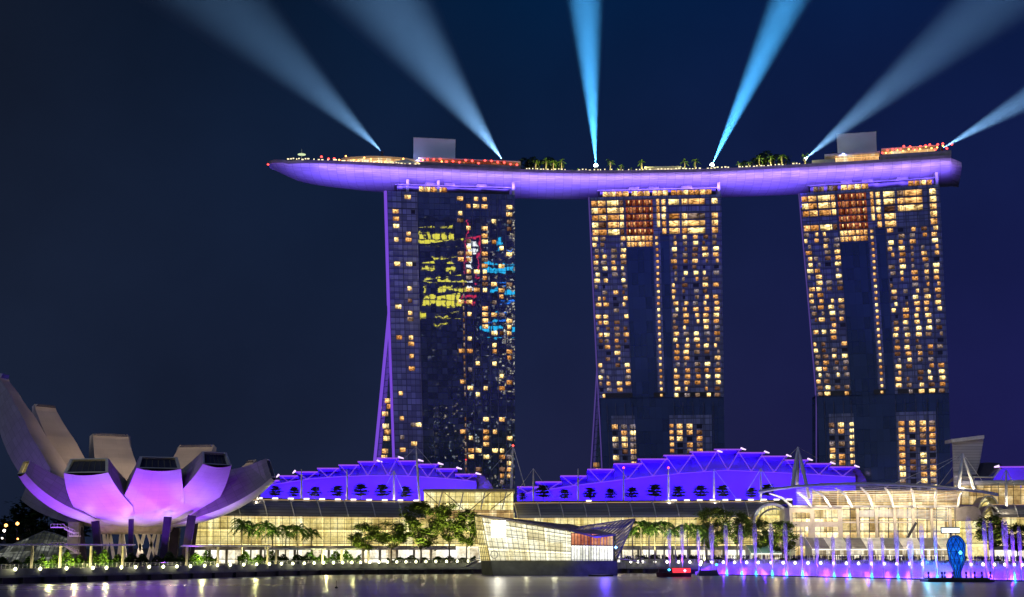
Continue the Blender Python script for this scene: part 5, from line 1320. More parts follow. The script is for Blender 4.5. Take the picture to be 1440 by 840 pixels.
quadgrid(pv, (C1, D0, D1, C2), 4, 4, 'dimglass', 'end_glass', .16, 'mullion', (10, 8))
mb = MB()                                                     # long folded dark roof
r0 = [B3, A3 + Vector((-.4, -.6, .3)), A2 + Vector((0, -.8, .2)), wz(803, 741, PY + 14)]
up = Vector((0, 0, .7))
mb.hexa(r0, [p + up for p in r0]); mb.build('main_roof', M['roofshell'], pv)
mb = MB(); r1 = [A2 + Vector((-.6, -.9, .3)), wz(838, 757, PY - .5), wz(866, 753.5, PY + 2), wz(800, 739, PY + 16), wz(770, 739.5, PY + 8)]
mb.hexa(r1, [p + Vector((0, 0, .6)) for p in r1]); mb.build('folded_roof', M['bluesteel'] if 'bluesteel' in M else M.setdefault('bluesteel', pbr('dark_blue_steel', (.16, .16, .2), .4, .3)), pv)
tipp = wz(893, 729.5, PY + 10); e0 = wz(866, 753.8, PY + 3); e1 = wz(795, 738, PY + 14)
mb = MB(); mb.poly([e1, tipp, e0]); mb.poly([e1 + up * .5, e0 + up * .5, tipp + up * .5]); mb.poly([e0, tipp, tipp + up * .5, e0 + up * .5]); mb.poly([e1, e0, e0 + up * .5, e1 + up * .5]); 
# lattice wing: triangulated steel over warm glow
wing = [wz(800, 747, PY + 7), wz(864, 753, PY + 8), tipp, wz(812, 741, PY + 10)]
mb = MB(); mb.poly([wing[0], wing[1], wing[2], wing[3]], [(0, 0), (20, 0), (26, 6), (2, 3)]); mb.build('wing_glass', M['pavwing'], pv)
mb = MB()
for k in range(15):
    u, u2 = k / 14, min(1, (k + .5) / 14)
    b_ = lambda q: wing[0].lerp(wing[1], q) + Vector((0, -.6, 0)); t__ = lambda q: wing[3].lerp(wing[2], q) + Vector((0, -.6, 0))
    mb.beam(b_(u), t__(u2), .28)
    if k < 14: mb.beam(t__(u2), b_((k + 1) / 14), .28)
for q in (0, .5, 1): mb.beam(wing[0].lerp(wing[3], q) + Vector((0, -.6, 0)), wing[1].lerp(wing[2], q) + Vector((0, -.6, 0)), .35)
mb.build('wing_lattice', M['bluesteel'], pv)
side = [wz(866, 789, PY + 10), wz(863, 753, PY + 8), tipp]
mb = MB(); mb.poly(side, [(0, 0), (0, 9), (8, 12)]); mb.build('prow_glass', M['pavwing'], pv)
mb = MB()
for k in range(9):
    q = k / 8; a_ = side[0].lerp(side[2], q); b_ = side[0].lerp(side[1], q); o = Vector((0, -.5, 0)); mb.beam(a_ + o, b_ + o, .22)
    if k < 8: mb.beam(b_ + o, side[0].lerp(side[2], (k + 1) / 8) + o, .22)
mb.beam(side[0] + Vector((0, -.5, 0)), tipp + Vector((0, -.5, 0)), .45); mb.build('prow_lattice', M['bluesteel'], pv)
top = wz(700, 734, PY + 22)
mb = MB()
E0 = [wz(676, 789, PY + 16), wz(690, 789, PY - .4), wz(868, 789, PY - .4 + 3), wz(868, 789, PY + 20)]
E1 = [Vector((p.x + dx, p.y, -1)) for p, dx in zip(E0, (.6, 1.2, 0, 0))]
mb.hexa(E1, [p + Vector((0, 0, 0)) for p in E0]); mb.build('base', M['darkconc'], pv)
mb = MB(); c = wz(701, 744, PY - 2)                           # the bright square sign with a four-lobed outline
for (dx, dz) in ((-1.35, 1.5), (1.35, 1.5), (-1.35, -1.5), (1.35, -1.5)): mb.box(c.x + dx - 1.3, c.x + dx + 1.3, c.y - .3, c.y + .3, c.z + dz - 1.45, c.z + dz + 1.45)
mb.box(c.x - 1.8, c.x + 1.8, c.y - .35, c.y + .35, c.z - 1.9, c.z + 1.9)
mb.build('lit_sign', emi('white_sign_panel', (1, .98, .85), 4, sample=False), pv)
mb = MB(); pts = [Vector((c.x - 1.5 + 1.3 * math.cos(k * PI / 8), c.y - .3, wz(701, 780, PY).z + 1.3 * math.sin(k * PI / 8))) for k in range(17)]; mb.tube(pts, .16, 5); mb.build('ring_emblem', M['grey'], pv)
light('POINT', 'pavilion_sign_light', (c.x, c.y - 3, c.z), 2500, (1, .95, .75), None, pv, shadow_soft_size=1.5)
for x in (700, 740, 780): light('POINT', 'pavilion_quay_light', W(x, 786, PY - 6), 500, (1, .95, .6), None, pv, shadow_soft_size=.6)
light('POINT', 'pavilion_blue_light', W(850, 757, PY - 6), 5000, (.12, .06, 1.), None, pv, shadow_soft_size=.4)
light('SPOT', 'pavilion_base_blue_light', W(845, 792, PY - 18), 9000, (.08, .04, 1.), W(850, 795, PY), pv, spot_size=1.5, spot_blend=.8, shadow_soft_size=.6)
mb = MB(); mb.lathe([(0, -.5), (.6, 0), (0, .5)], wz(866, 770, PY + 6), 8); mb.build('blue_lamp', emi('blue_lamp_glow', (.12, .35, 1), 12), pv)
# ============================================================ quay lamps
M['lampcol'] = M['dark']
def quay_lamp_mesh():
    r = bpy.data.objects.new('quay_lamp', None); col.objects.link(r)
    mb = MB(); mb.box(-.18, .18, -.1, .35, -.9, .1); mb.build('bracket', M['dark'], r)
    mb = MB(); mb.lathe([(0, -.55), (.36, -.34), (.48, 0), (.36, .34), (0, .55)], (0, -.25, .15), 10); mb.build('globe', M['lampglow'], r)
    return r
ql = quay_lamp_mesh(); qu = False
xs = [-14, 22, 57, 94, 131, 150, 171, 191, 210, 230, 249, 268, 288, 306, 324, 343, 361, 379, 396, 412, 428, 442, 455, 469, 482, 495, 507, 520, 533, 545, 558, 571, 585, 599, 613, 628, 643, 658]
for i, x in enumerate(xs):
    c = ql if not qu else copy_tree(ql); qu = True
    p = qpt(x, interp(x, [(0, 3.9), (250, 3.9), (650, 4.6)]), -.2); c.location = p
    tag(c, 'round pale-yellow lamp on the face of the quay deck left of the glass pavilion', 'quay lamp', 'pale-yellow lamps along the left quay')
    if i % 3 == 1: light('POINT', 'quay_lamp_light', (p.x, p.y - 2.2, p.z + .8), 120, (1, .98, .55), None, c, shadow_soft_size=.5)
xs = [887, 897, 904, 921, 938, 954, 970, 986, 1001, 1017, 1033, 1050, 1066, 1084, 1101, 1118, 1136, 1154, 1172, 1190, 1207, 1225, 1243, 1261, 1279, 1297, 1365, 1382, 1398, 1413, 1426, 1437]
qr = copy_tree(ql); first = True
for ch in [q for q in bpy.data.objects if q.parent == qr]:
    if ch.type == 'LIGHT': bpy.data.objects.remove(ch)
    elif ch.name.startswith('globe'): ch.data = ch.data.copy(); ch.data.materials[0] = M['whiteglow']
for i, x in enumerate(xs):
    c = qr if first else copy_tree(qr); first = False
    p = qpt(x, 4.3, -.2); c.location = p
    tag(c, 'round white lamp on the quay deck behind the fountain jets', 'quay lamp', 'white lamps along the right quay')
# ============================================================ pergolas, hedges, planting on the left promenade
def pergola(px0, px1, posts, z, dy, lab):
    r = thing('pergola', qpt((px0 + px1) / 2, LZ, dy), lab, 'pergola')
    a0, a1 = qpt(px0, z, dy), qpt(px1, z, dy); b0, b1 = a0 + Vector((0, 4, .3)), a1 + Vector((0, 4, .3)); up = Vector((0, 0, .3))
    mb = MB(); n = 8
    for i in range(n):
        pa, pb = lerp(px0, px1, i / n), lerp(px0, px1, (i + 1) / n); p, q = qpt(pa, z, dy), qpt(pb, z, dy)
        lo = [p, q, q + Vector((0, 4, .3)), p + Vector((0, 4, .3))]; mb.hexa(lo, [v + up for v in lo])
    mb.build('roof', M['white'], r)
    for x in posts:
        p = qpt(x, LZ - .1, dy + 1.5); mb = MB(); mb.tube([p, Vector((p.x, p.y, z))], .42, 8); mb.build('post', M['cream'], r)
        light('POINT', 'post_uplight', (p.x + .2, p.y - 1.6, LZ + .4), 130, (1, .9, .45), None, r, shadow_soft_size=.1)
pergola(-20, 186, (44, 84, 127, 172), 10.4, 4, 'thin flat-roofed pergola with lit round posts below the lotus museum')
pergola(254, 378, (262, 306, 376), 10.2, 5, 'flat-roofed pergola with lit posts before the left end of the mall')
pergola(372, 530, (388, 453, 480, 518), 9.2, 6, 'flat-roofed pergola with thin lit posts under the left palms')
def hedge(px0, px1, h, dy, lab, seed, leaf='hedge', dens=26, depth=2.5):
    rnd = random.Random(seed); mb = MB(); n = int((px1 - px0) * dens / 4)
    for i in range(n):
        x = rnd.uniform(px0, px1); hh = h * (.75 + .25 * math.sin(x * .35) + .2 * math.sin(x * .13 + 2)); b = qpt(x, LZ + rnd.uniform(.0, 1) ** .8 * hh, dy + rnd.uniform(0, depth))
        a = rnd.uniform(0, 6.3); s_ = rnd.uniform(.4, .8); e = Vector((math.cos(a), math.sin(a) * .6, rnd.uniform(-.5, .8))) * s_; g = Vector((-math.sin(a), math.cos(a), rnd.uniform(-.4, .8))) * s_ * .5
        mb.poly([b - e, b - g, b + e, b + g])
    return tag(mb.build('hedge', M[leaf]), lab, 'hedge')
for i, (a, b, h, dy, lf) in enumerate(((-10, 58, 2.8, 7, 'darkleaf'), (58, 128, 4.2, 6.5, 'hedge'), (130, 178, 4.6, 7, 'hedge'), (176, 262, 3.8, 7, 'darkleaf'), (262, 306, 4.2, 7, 'hedge'), (335, 392, 4, 8, 'hedge'), (392, 438, 3.6, 8, 'darkleaf'), (438, 508, 4.0, 8, 'hedge'), (545, 668, 2.2, 9, 'hedge'), (875, 985, 2.6, 8, 'darkleaf'), (985, 1240, 1.7, 2.2, 'darkleaf'), (1240, 1445, 1.7, 2.2, 'darkleaf'))):
    lab = ['low dark hedge at the far left edge of the promenade', 'bright yellow-green lit hedge left of the museum columns', 'bright lit hedge below the museum lattice legs', 'dark green hedge right below the museum', 'lit hedge under the second pergola', 'lit hedge below the left palms', 'dark hedge in the gap below the middle left palms', 'bright lit hedge right of the left palms', 'low hedge before the bright shops left of the glass pavilion', 'low dark hedge below the right palms', 'dark blue-lit planting behind the left fountain jets', 'dark blue-lit planting behind the egg-shaped lantern'][i]
    hedge(a, b, h, dy, lab, 200 + i, lf, 85, 3)
for x in (70, 105, 150, 285, 360, 460, 495): light('POINT', 'hedge_uplight', qpt(x, LZ + 1.2, 4.2), 3500, (1, .95, .35), shadow_soft_size=.2)
# ============================================================ palms and broad trees before the mall
pp = [palm(random.Random(90 + k), 12.4, 5.2, 24) for k in range(3)]; pu = [False] * 3
pl_ = [(340, 1.12, 535), (352, 1.0, 545), (372, 1.08, 540), (383, .96, 548), (401, .98, 552), (418, 1.0, 545), (438, .9, 550)]
for i, (x, s_, Y) in enumerate(pl_):
    k = i % 3; place(pp[k], pu[k], 'palm_tree', pz(x, LZ - .1, Y), s_, i * 1.9, 'green palm before the left golden glass wall, %s from the left in its row' % nth(i, 7), 'palm tree', 'palms before the left mall wing'); pu[k] = True
pr_ = [(890, .98, 560), (901, 1.08, 552), (913, 1.1, 558), (921, 1.06, 550), (934, 1.08, 556), (950, 1.02, 552), (967, 1.03, 556), (982, .98, 550), (991, .82, 545)]
for i, (x, s_, Y) in enumerate(pr_):
    k = i % 3; place(pp[k], True, 'palm_tree', pz(x, LZ - .1, Y), (s_ * .95, s_ * .95, s_), i * 2.3, 'lit palm right of the glass pavilion, %s from the left in its row' % nth(i, 9), 'palm tree', 'palms right of the glass pavilion')
def upspot(nm, x, Y, zt, e, c): p = pz(x, LZ + .6, Y - 9); light('SPOT', nm, p, e, c, (p.x, Y, zt), spot_size=math.radians(62), spot_blend=.6, shadow_soft_size=.3)
for x in (345, 377, 409, 438): upspot('palm_uplight', x, 542, 19, 15000, (1, .95, .45))
for x in (893, 912, 930, 950, 970, 990): upspot('palm_uplight', x, 553, 19, 15000, (1, .95, .42))
bts = [broad_tree(random.Random(300 + k), 17, 5.6, (11, 12.5, 10)[k], 5200, ls=.55) for k in range(3)]; bu = [False] * 3
bl_ = [(511, .86, 545, 0, 'round low-crowned tree before the left mall, left of its near twin', (1.1, 1.1, .86)), (550, .88, 548, 2, 'round low-crowned tree before the left mall, right of its near twin', (1.15, 1.15, .9)), (592, 1.32, 545, 1, 'tallest broad dark tree left of the glass pavilion', (1.25, 1.25, 1.34)), (632, 1.25, 548, 2, 'tall slender tree just left of the glass pavilion with a crown above the mall eave', (1.0, 1.0, 1.3)), (656, 1.0, 545, 0, 'tree partly behind the left edge of the glass pavilion', (.85, .85, 1.15)),
       (1004, 1.25, 560, 1, 'tall rounded tree right of the right palm row', (1.15, 1.15, 1.24)), (1037, 1.05, 558, 2, 'thin-crowned tree before the mall right of the tall rounded tree', (.95, .95, 1.15)), (1071, .9, 560, 0, 'pale lit tree before the glazed arch', (.95, .95, .95)), (1101, .9, 540, 1, 'pale lit tree at the left corner of the event hall', (1.0, 1.0, .92)), (1398, 1.1, 500, 2, 'dark tree before the theatre block at the right edge', (1.05, 1.05, .98)), (1432, 1, 505, 0, 'tree half cut by the right edge of the photo', (.8, .8, .8))]
for i, (x, s_, Y, k, lab, sc3) in enumerate(bl_):
    place(bts[k], bu[k], 'broadleaf_tree', pz(x, LZ - .1, Y), sc3, i * 1.3, lab, 'tree', 'broadleaf trees along the promenade'); bu[k] = True
for x, Y, e in ((511, 538, 1100), (550, 540, 1100), (592, 536, 1900), (636, 538, 1700), (656, 538, 1200), (1004, 552, 1500), (1037, 550, 1100), (1073, 550, 1800), (1100, 532, 1500), (1400, 492, 900)):
    upspot('tree_uplight', x, Y + 4, 17, e * 34, (1, .92, .4))
# ============================================================ tents
def tent(px0, px1, ytop, yeave, Y, n, lab, mats, gable=9):
    r = thing('sloped_canopy_tent', W((px0 + px1) / 2, 782, Y), lab, 'tent')
    for i in range(n):
        a, b = lerp(px0, px1, i / n), lerp(px0, px1, (i + 1) / n)
        t0, t1, e0, e1 = W(a, ytop, Y + 6), W(b, ytop, Y + 6), W(a + gable, yeave, Y - 3), W(b + gable, yeave, Y - 3)
        mb = MB(); up = Vector((0, 0, .15)); mb.hexa([e0, e1, t1, t0], [e0 + up, e1 + up, t1 + up, t0 + up]); mb.build('roof_panel', M[mats[i % len(mats)]], r)
        mb = MB(); mb.tube([t0 + up * 2, e0 + up * 2], .14, 5); mb.build('rafter', M['mast'], r)
        if len(mats) > 1:
            for f in (.2, .4, .6, .8): mb = MB(); mb.beam(e0.lerp(t0, f) + up * 1.8, e1.lerp(t1, f) + up * 1.8, .25, .1); mb.build('louvre', M['roofshell'] if i % 2 == 0 else M['white'], r)
    e0, e1 = W(px0 + gable, yeave, Y - 3), W(px1 + gable, yeave, Y - 3)
    mb = MB(); mb.beam(e0, e1, .5, .4); mb.build('eave_light', emi('tent_eave_light', (1, .95, .85), 1.3), r)
    g = [Vector((e0.x, e0.y, LZ)), W(px0, yeave, Y + 6), W(px0, ytop, Y + 6), e0]; g[1].z = LZ
    mb = MB(); mb.poly(g); mb.build('gable_end', M['white'], r)
    mb = MB(); zz_ = e0.z - .3; mb.poly([(e0.x, Y + 3, LZ), (e1.x, Y + 3, LZ), (e1.x, Y + 3, zz_), (e0.x, Y + 3, zz_)], [(0, 0), (e1.x - e0.x, 0), (e1.x - e0.x, 3.5), (0, 3.5)]); mb.build('back_wall', M['tentback'], r)
    for i in range(n + 1):
        x = lerp(e0.x, e1.x, i / n); mb = MB(); mb.box(x - .12, x + .12, Y - 3, Y - 2.8, LZ - .1, e0.z); mb.build('post', M['mast'], r)
M['tentback'] = interior('tent_interior', [(.3, (.12, .08, .04)), (.45, (.5, .4, .25)), (.58, (1.1, 1.0, .75)), (.75, (1.3, 1.3, 1.2))], .85, 1.3, 2.2, 5.)
M['tentglass'] = pbr('pale_green_glass_roof', (.3, .45, .4), .2)
M['tentdark'] = pbr('dark_louvred_roof', (.12, .12, .13), .4)
M['tentpale'] = pbr('pale_louvred_roof', (.55, .55, .52), .4)
tent(1048, 1094, 767, 779, 556, 3, 'small pale-green glass-roofed tent with bright eave below the lit trees', ['tentglass'], 8)
tent(1132, 1340, 757, 773, 538, 8, 'long tent with alternating dark and pale sloped roof panels before the event hall', ['tentdark', 'tentpale'], 10)
light('AREA', 'tent_light', W(1074, 772, 544), 1500, (.7, 1, .8), W(1074, 772, 558), shape='RECTANGLE', size=14, size_y=2)
# ============================================================ people
def person_mesh(rnd):
    mb = MB(); h = 1.7 * rnd.uniform(.9, 1.06); w_ = rnd.uniform(.9, 1.1)
    st_ = rnd.uniform(.02, .16)
    for s_ in (-1, 1): mb.tube([(s_ * .1 + s_ * st_ * .5, rnd.uniform(-.1, .1), 0), (s_ * .1, 0, h * .26), (s_ * .08, 0, h * .5)], [.06, .075, .1], 5)
    mb.tube([(0, 0, h * .46), (0, 0, h * .6), (0, 0, h * .78), (0, 0, h * .84)], [.15 * w_, .15 * w_, .2 * w_, .06], 6)
    for s_ in (-1, 1):
        el_ = (s_ * .28, rnd.uniform(-.15, .1), h * .62); mb.tube([(s_ * .2, 0, h * .79), el_, (s_ * rnd.uniform(.15, .3), rnd.uniform(-.3, .1), h * rnd.uniform(.48, .75))], [.06, .05, .035], 5)
    mb.tube([(0, 0, h * .85), (0, 0, h * .9), (0, 0, h * .95), (0, 0, h)], [.055, .1, .1, .04], 6)
    return mb
rc = random.Random(77); cm = MB()
for i in range(420):
    x = rc.choice([rc.uniform(1046, 1345), rc.uniform(1110, 1330), rc.uniform(1350, 1445), rc.uniform(890, 1046)])
    pm = person_mesh(rc); p = qpt(x, LZ - .25, rc.uniform(3.6, 8)); p.z += 1.6
    a = rc.uniform(0, 6.3); ca, sa = math.cos(a), math.sin(a); b0 = len(cm.v)
    cm.v += [Vector((v.x * ca - v.y * sa, v.x * sa + v.y * ca, v.z)) + p for v in pm.v]
    cm.f += [tuple(q + b0 for q in f) for f in pm.f]; cm.uv += pm.uv
tag(cm.build('crowd', M['cloth']), 'dark crowd of spectators standing along the right promenade behind the fountain', 'crowd', None, 'stuff')
mb = MB(); A, B, _ = wall_strip(875, 1500, LZ - .3, LZ + 1.35, quay, dy=3.2); mb.strip(A, B); C2_ = [p + Vector((0, 8, 0)) for p in B]; mb.strip(B, C2_)
tag(mb.build('promenade_steps', M['concrete']), 'raised step of the right promenade on which the crowd stands', 'steps', None, 'structure')
ps = [person_mesh(random.Random(k)) for k in range(5)]
for i, (x, lab) in enumerate(((392, 'person standing on the left promenade below the first palms'), (404, 'person standing by the railing below the middle left palms'), (118, 'person crouched by the railing left of the museum columns'), (498, 'person on the promenade right of the left palms'), (318, 'person walking under the second pergola'))):
    tag(ps[i].build('person', M['cloth'], None), lab, 'person').location = qpt(x, LZ, 2.8)
# ============================================================ fountain
def jetmat():
    m, t = newmat('fountain_spray')
    uv = nd(t, 'ShaderNodeUVMap'); s = nd(t, 'ShaderNodeSeparateXYZ', {0: uv.outputs[0]})
    g = nd(t, 'ShaderNodeNewGeometry'); mp = nd(t, 'ShaderNodeMapping', {0: g.outputs[0], 'Scale': (2.5, 2.5, .5)})
    n = nd(t, 'ShaderNodeTexNoise', {'Vector': mp.outputs[0], 'Scale': 1.2, 'Detail': 4.0, 'Roughness': .7})
    al = mth(t, 'MULTIPLY', ramp(t, s.outputs[1], [(0, (.85,) * 3), (.25, (.65,) * 3), (.8, (.45,) * 3), (1, (.05,) * 3)]), ramp(t, n.outputs[0], [(.35, (.2,) * 3), (.65, (1,) * 3)]))
    d = nd(t, 'ShaderNodeBsdfDiffuse', {0: (.8, .8, .85, 1)}); tr = nd(t, 'ShaderNodeBsdfTranslucent', {0: (.8, .8, .85, 1)})
    sh = nd(t, 'ShaderNodeMixShader', {0: .5, 1: d, 2: tr}); tp = nd(t, 'ShaderNodeBsdfTransparent')
    out(t, nd(t, 'ShaderNodeMixShader', {0: al, 1: tp, 2: sh})); return m
M['jet'] = jetmat()
FLN = [(870, 560), (1000, 533), (1100, 506), (1200, 480), (1300, 454), (1440, 432), (1500, 425)]
def fY(px): return interp(px, FLN)
M['cyan'] = emi('cyan_lamp_and_spray_glow', (.05, .55, 1), 5, sample=False)
def jet(px, ytop, fat, lab, cyan=True, e=1.0):
    b = pz(px, .2, fY(px)); t_ = W(px, ytop, fY(px)); H = t_.z - b.z
    r = thing('fountain_jet', b, lab, 'fountain jet', 'fountain jets in front of the right quay')
    mb = MB(); K = 12; n = 10; rg = []
    for k in range(K + 1):
        f = k / K; z = b.z + H * f; rad = .2 + 1.15 * fat * (f ** 1.3) * (1 if f < .7 else 1 - .75 * ((f - .7) / .3) ** 1.5); rg.append((z, rad))
    for k in range(K):
        for j in range(n):
            a0, a1 = 2 * PI * j / n, 2 * PI * (j + 1) / n
            P_ = lambda a, q: Vector((b.x + math.cos(a) * rg[q][1], b.y + math.sin(a) * rg[q][1], rg[q][0]))
            mb.poly([P_(a0, k), P_(a1, k), P_(a1, k + 1), P_(a0, k + 1)], [(j / n, k / K), ((j + 1) / n, k / K), ((j + 1) / n, (k + 1) / K), (j / n, (k + 1) / K)])
    mb.build('spray', M['jet'], r)
    if cyan:
        mb = MB(); hh = 1.6 + 1.2 * ((px * 7) % 5) / 5; mb.tube([b + Vector((.1, 0, 0)), b + Vector((0, 0, hh * .35)), b + Vector((.08, 0, hh * .7)), b + Vector((-.05, 0, hh))], [.45, .32, .2, .03], 8); mb.build('nozzle_spray_glow', M['cyan'], r)  # spray mesh itself glows cyan, in place of lamp light on the water
        light('POINT', 'nozzle_lamp', b + Vector((0, -.9, .8)), 130, (.03, .5, 1), None, r, shadow_soft_size=.1)
    light('SPOT', 'jet_lamp', b + Vector((0, -1.6, .15)), 60000 * e * (H / 14), (.24, .05, 1.), b + Vector((0, .2, H * .9)), r, spot_size=math.radians(34), spot_blend=.5, shadow_soft_size=.15)
jets = [(942, 742, .8, 0), (960, 738, .8, 0), (983, 744, .7, 0), (1002, 736, 1.1, 0), (1022, 735, .9, 1), (1043, 735, .9, 1), (1063, 734, .9, 1), (1086, 735, .9, 1), (1106, 734, .9, 1), (1128.5, 742, .5, 1), (1150, 750, .8, 0), (1173, 750, .7, 1), (1195, 752, .9, 1), (1226, 755, 1.0, 1), (1243, 748, .5, 0), (1263, 742, .9, 1), (1282, 756, 1.2, 0), (1299, 736, .8, 0), (1318, 740, .6, 1), (1366, 726, 1.1, 0), (1388, 730, .7, 0), (1397, 732, .7, 0), (1417, 728, 1.1, 0), (1427, 745, .6, 1), (1437, 740, .6, 0)]
for i, (x, y, f, c) in enumerate(jets):
    jet(x, y, f, 'tall violet-lit water jet, %s from the left along the right quay' % nth(i, len(jets)), bool(c))
# mist of the fountain
m, t = newmat('fountain_mist')
g = nd(t, 'ShaderNodeNewGeometry'); n = nd(t, 'ShaderNodeTexNoise', {'Vector': g.outputs[0], 'Scale': .16, 'Detail': 3.0}); sz = nd(t, 'ShaderNodeSeparateXYZ', {0: g.outputs[0]})
de = mth(t, 'MULTIPLY', ramp(t, n.outputs[0], [(.3, (.02,) * 3), (.7, (.16,) * 3)]), ramp(t, mth(t, 'DIVIDE', sz.outputs[2], 6.), [(0, (1,) * 3), (.4, (.8,) * 3), (1, (.1,) * 3)]))
out(t, None, nd(t, 'ShaderNodeVolumeScatter', {'Color': (.9, .9, 1, 1), 'Density': de, 'Anisotropy': .3}))
mb = MB(); K = 24; lo0, lo1, hi0, hi1 = [], [], [], []
for k in range(K + 1):
    x = lerp(978, 1470, k / K); f0 = pz(x, .05, fY(x) + 2); h = 6.0 * min(1, k / 3 + .15) * (1 + .15 * math.sin(k * 1.7)); f1 = pz(x, .05, fY(x) + 16)
    lo0.append(f0); lo1.append(f1); hi0.append(f0 + Vector((0, 1.5, h))); hi1.append(f1 + Vector((0, -1.5, h * .9)))
for k in range(K):
    mb.poly([lo0[k], lo0[k + 1], hi0[k + 1], hi0[k]]); mb.poly([hi0[k], hi0[k + 1], hi1[k + 1], hi1[k]]); mb.poly([hi1[k], hi1[k + 1], lo1[k + 1], lo1[k]]); mb.poly([lo1[k], lo1[k + 1], lo0[k + 1], lo0[k]])
mb.poly([lo0[0], hi0[0], hi1[0], lo1[0]]); mb.poly([lo0[-1], lo1[-1], hi1[-1], hi0[-1]])
tag(mb.build('fountain_mist', m, merge=True), 'violet-lit low mist of spray along the foot of the right quay', 'mist', None, 'stuff')
for i, x in enumerate(range(988, 1460, 29)):
    light('POINT', 'mist_lamp', pz(x, .8, fY(x) + 7), 8000, (.11, .015, 1.), shadow_soft_size=.3)
for (x, y, e) in ((1303, 790, 2600), (1316, 783, 2600), (1332, 790, 900)): light('POINT', 'cyan_stage_lamp', W(x, y, fY(x) + 4), e, (.03, .55, 1.), shadow_soft_size=.3)
mb = MB()
for k in range(24):
    a, b = lerp(985, 1500, k / 24), lerp(985, 1500, (k + 1) / 24); mb.beam(pz(a, .1, fY(a) - .8), pz(b, .1, fY(b) - .8), .8, .5)
tag(mb.build('nozzle_pontoon', M['dark']), 'long low dark pontoon rim carrying the fountain nozzles', 'pontoon')
# ============================================================ egg-shaped lantern sculpture on its float
GY = 428
gp = W(1347, 815, GY); r = thing('egg_lantern', gp, 'tall blue inverted-teardrop lattice lantern standing in the bay at right', 'sculpture')
m, t = newmat('blue_lantern_skin'); g = nd(t, 'ShaderNodeNewGeometry'); n = nd(t, 'ShaderNodeTexNoise', {'Vector': g.outputs[0], 'Scale': .5, 'Detail': 2.})
out(t, nd(t, 'ShaderNodeEmission', {0: ramp(t, n.outputs[0], [(.3, (.0, .06, .6)), (.6, (.01, .16, 1)), (.75, (.02, .4, 1))]), 1: .8})); m.cycles.emission_sampling = 'NONE'
pf = [(0, 1.0), (1.5, .9), (3.2, 1.5), (5.5, 2.15), (8, 2.55), (10, 2.6), (11.6, 2.1), (12.6, 1.2), (13, .5)]
s_ = (W(1347, 753, GY).z - 1.2) / 13.
pf = [(z * s_, rr_ * 1.02) for z, rr_ in pf]
mb = MB(); mb.tube([(gp.x, GY, 1.2 + z) for z, rr_ in pf], [rr_ for z, rr_ in pf], 14); mb.build('skin', m, r)
mb = MB(); N2 = 10
def egp(k, j): z, rr_ = pf[k]; a = 2 * PI * (j + .5 * (k % 2)) / N2; return Vector((gp.x + math.cos(a) * (rr_ + .06), GY + math.sin(a) * (rr_ + .06), 1.2 + z))
for k in range(len(pf) - 1):
    for j in range(N2):
        mb.beam(egp(k, j), egp(k + 1, j), .13); mb.beam(egp(k, j), egp(k + 1, j + (1 if k % 2 else -1)), .13); mb.beam(egp(k, j), egp(k, j + 1), .1)
mb.build('lattice', M['dark'], r)
c = egp(3, 0); mb = MB(); mb.lathe([(0, -.8), (.55, -.5), (.75, 0), (.55, .5), (0, .8)], (gp.x + .4, GY - 2.0, W(1349, 777, GY).z), 10); mb.build('cyan_lamp', emi('cyan_lamp_glow', (.1, .8, 1), 4), r)
fl = thing('float_platform', W(1350, 818, GY), 'long low dark float under the blue egg lantern', 'float')
a, b = W(1303, 816, GY - 3), W(1397, 816, GY - 3); mb = MB(); mb.box(a.x, b.x, GY - 4, GY + 4, -.2, .75); mb.build('hull', M['dark'], fl)
mb = MB(); mb.box(a.x + 1, b.x - 1, GY - 3, GY + 3, .76, 1.15); mb.build('deck', M['darkconc'], fl)
pm = None
for i, x in enumerate((1306, 1325, 1329, 1340, 1359, 1371, 1381, 1393)):
    bm_ = MB(); bm_.lathe([(.3, 0), (.3, .5), (.16, .6), (.16, 1.1), (.36, 1.25), (.3, 1.75), (0, 1.9)], (0, 0, 0), 8)
    if pm is None: pm = bm_.build('float_floodlight', M['dark']); c = pm
    else: c = pm.copy(); col.objects.link(c)
    c.location = (W(x, 812, GY - 2).x, GY - 2, 1.15); tag(c, 'small dark unlit lamp head standing on the egg lantern float', 'floodlight', 'lamp heads on the egg lantern float')
r = thing('led_display', W(1337, 783, 490), 'small bright white-blue lit display bar above and left of the egg lantern', 'display')
p = W(1337, 746, 490); mb = MB(); mb.box(p.x - 2.9, p.x + 2.9, 489.8, 490.3, p.z - .7, p.z + .7); mb.build('screen', emi('display_glow', (.75, .95, 1), 3.5), r)
mb = MB(); mb.box(p.x - 3.2, p.x + 3.2, 490.35, 490.9, p.z - 1.1, p.z + 1.1); mb.build('frame', M['dark'], r)
mb = MB(); mb.beam((p.x, 490.6, LZ), (p.x, 490.6, p.z), .5); mb.build('post', M['dark'], r)
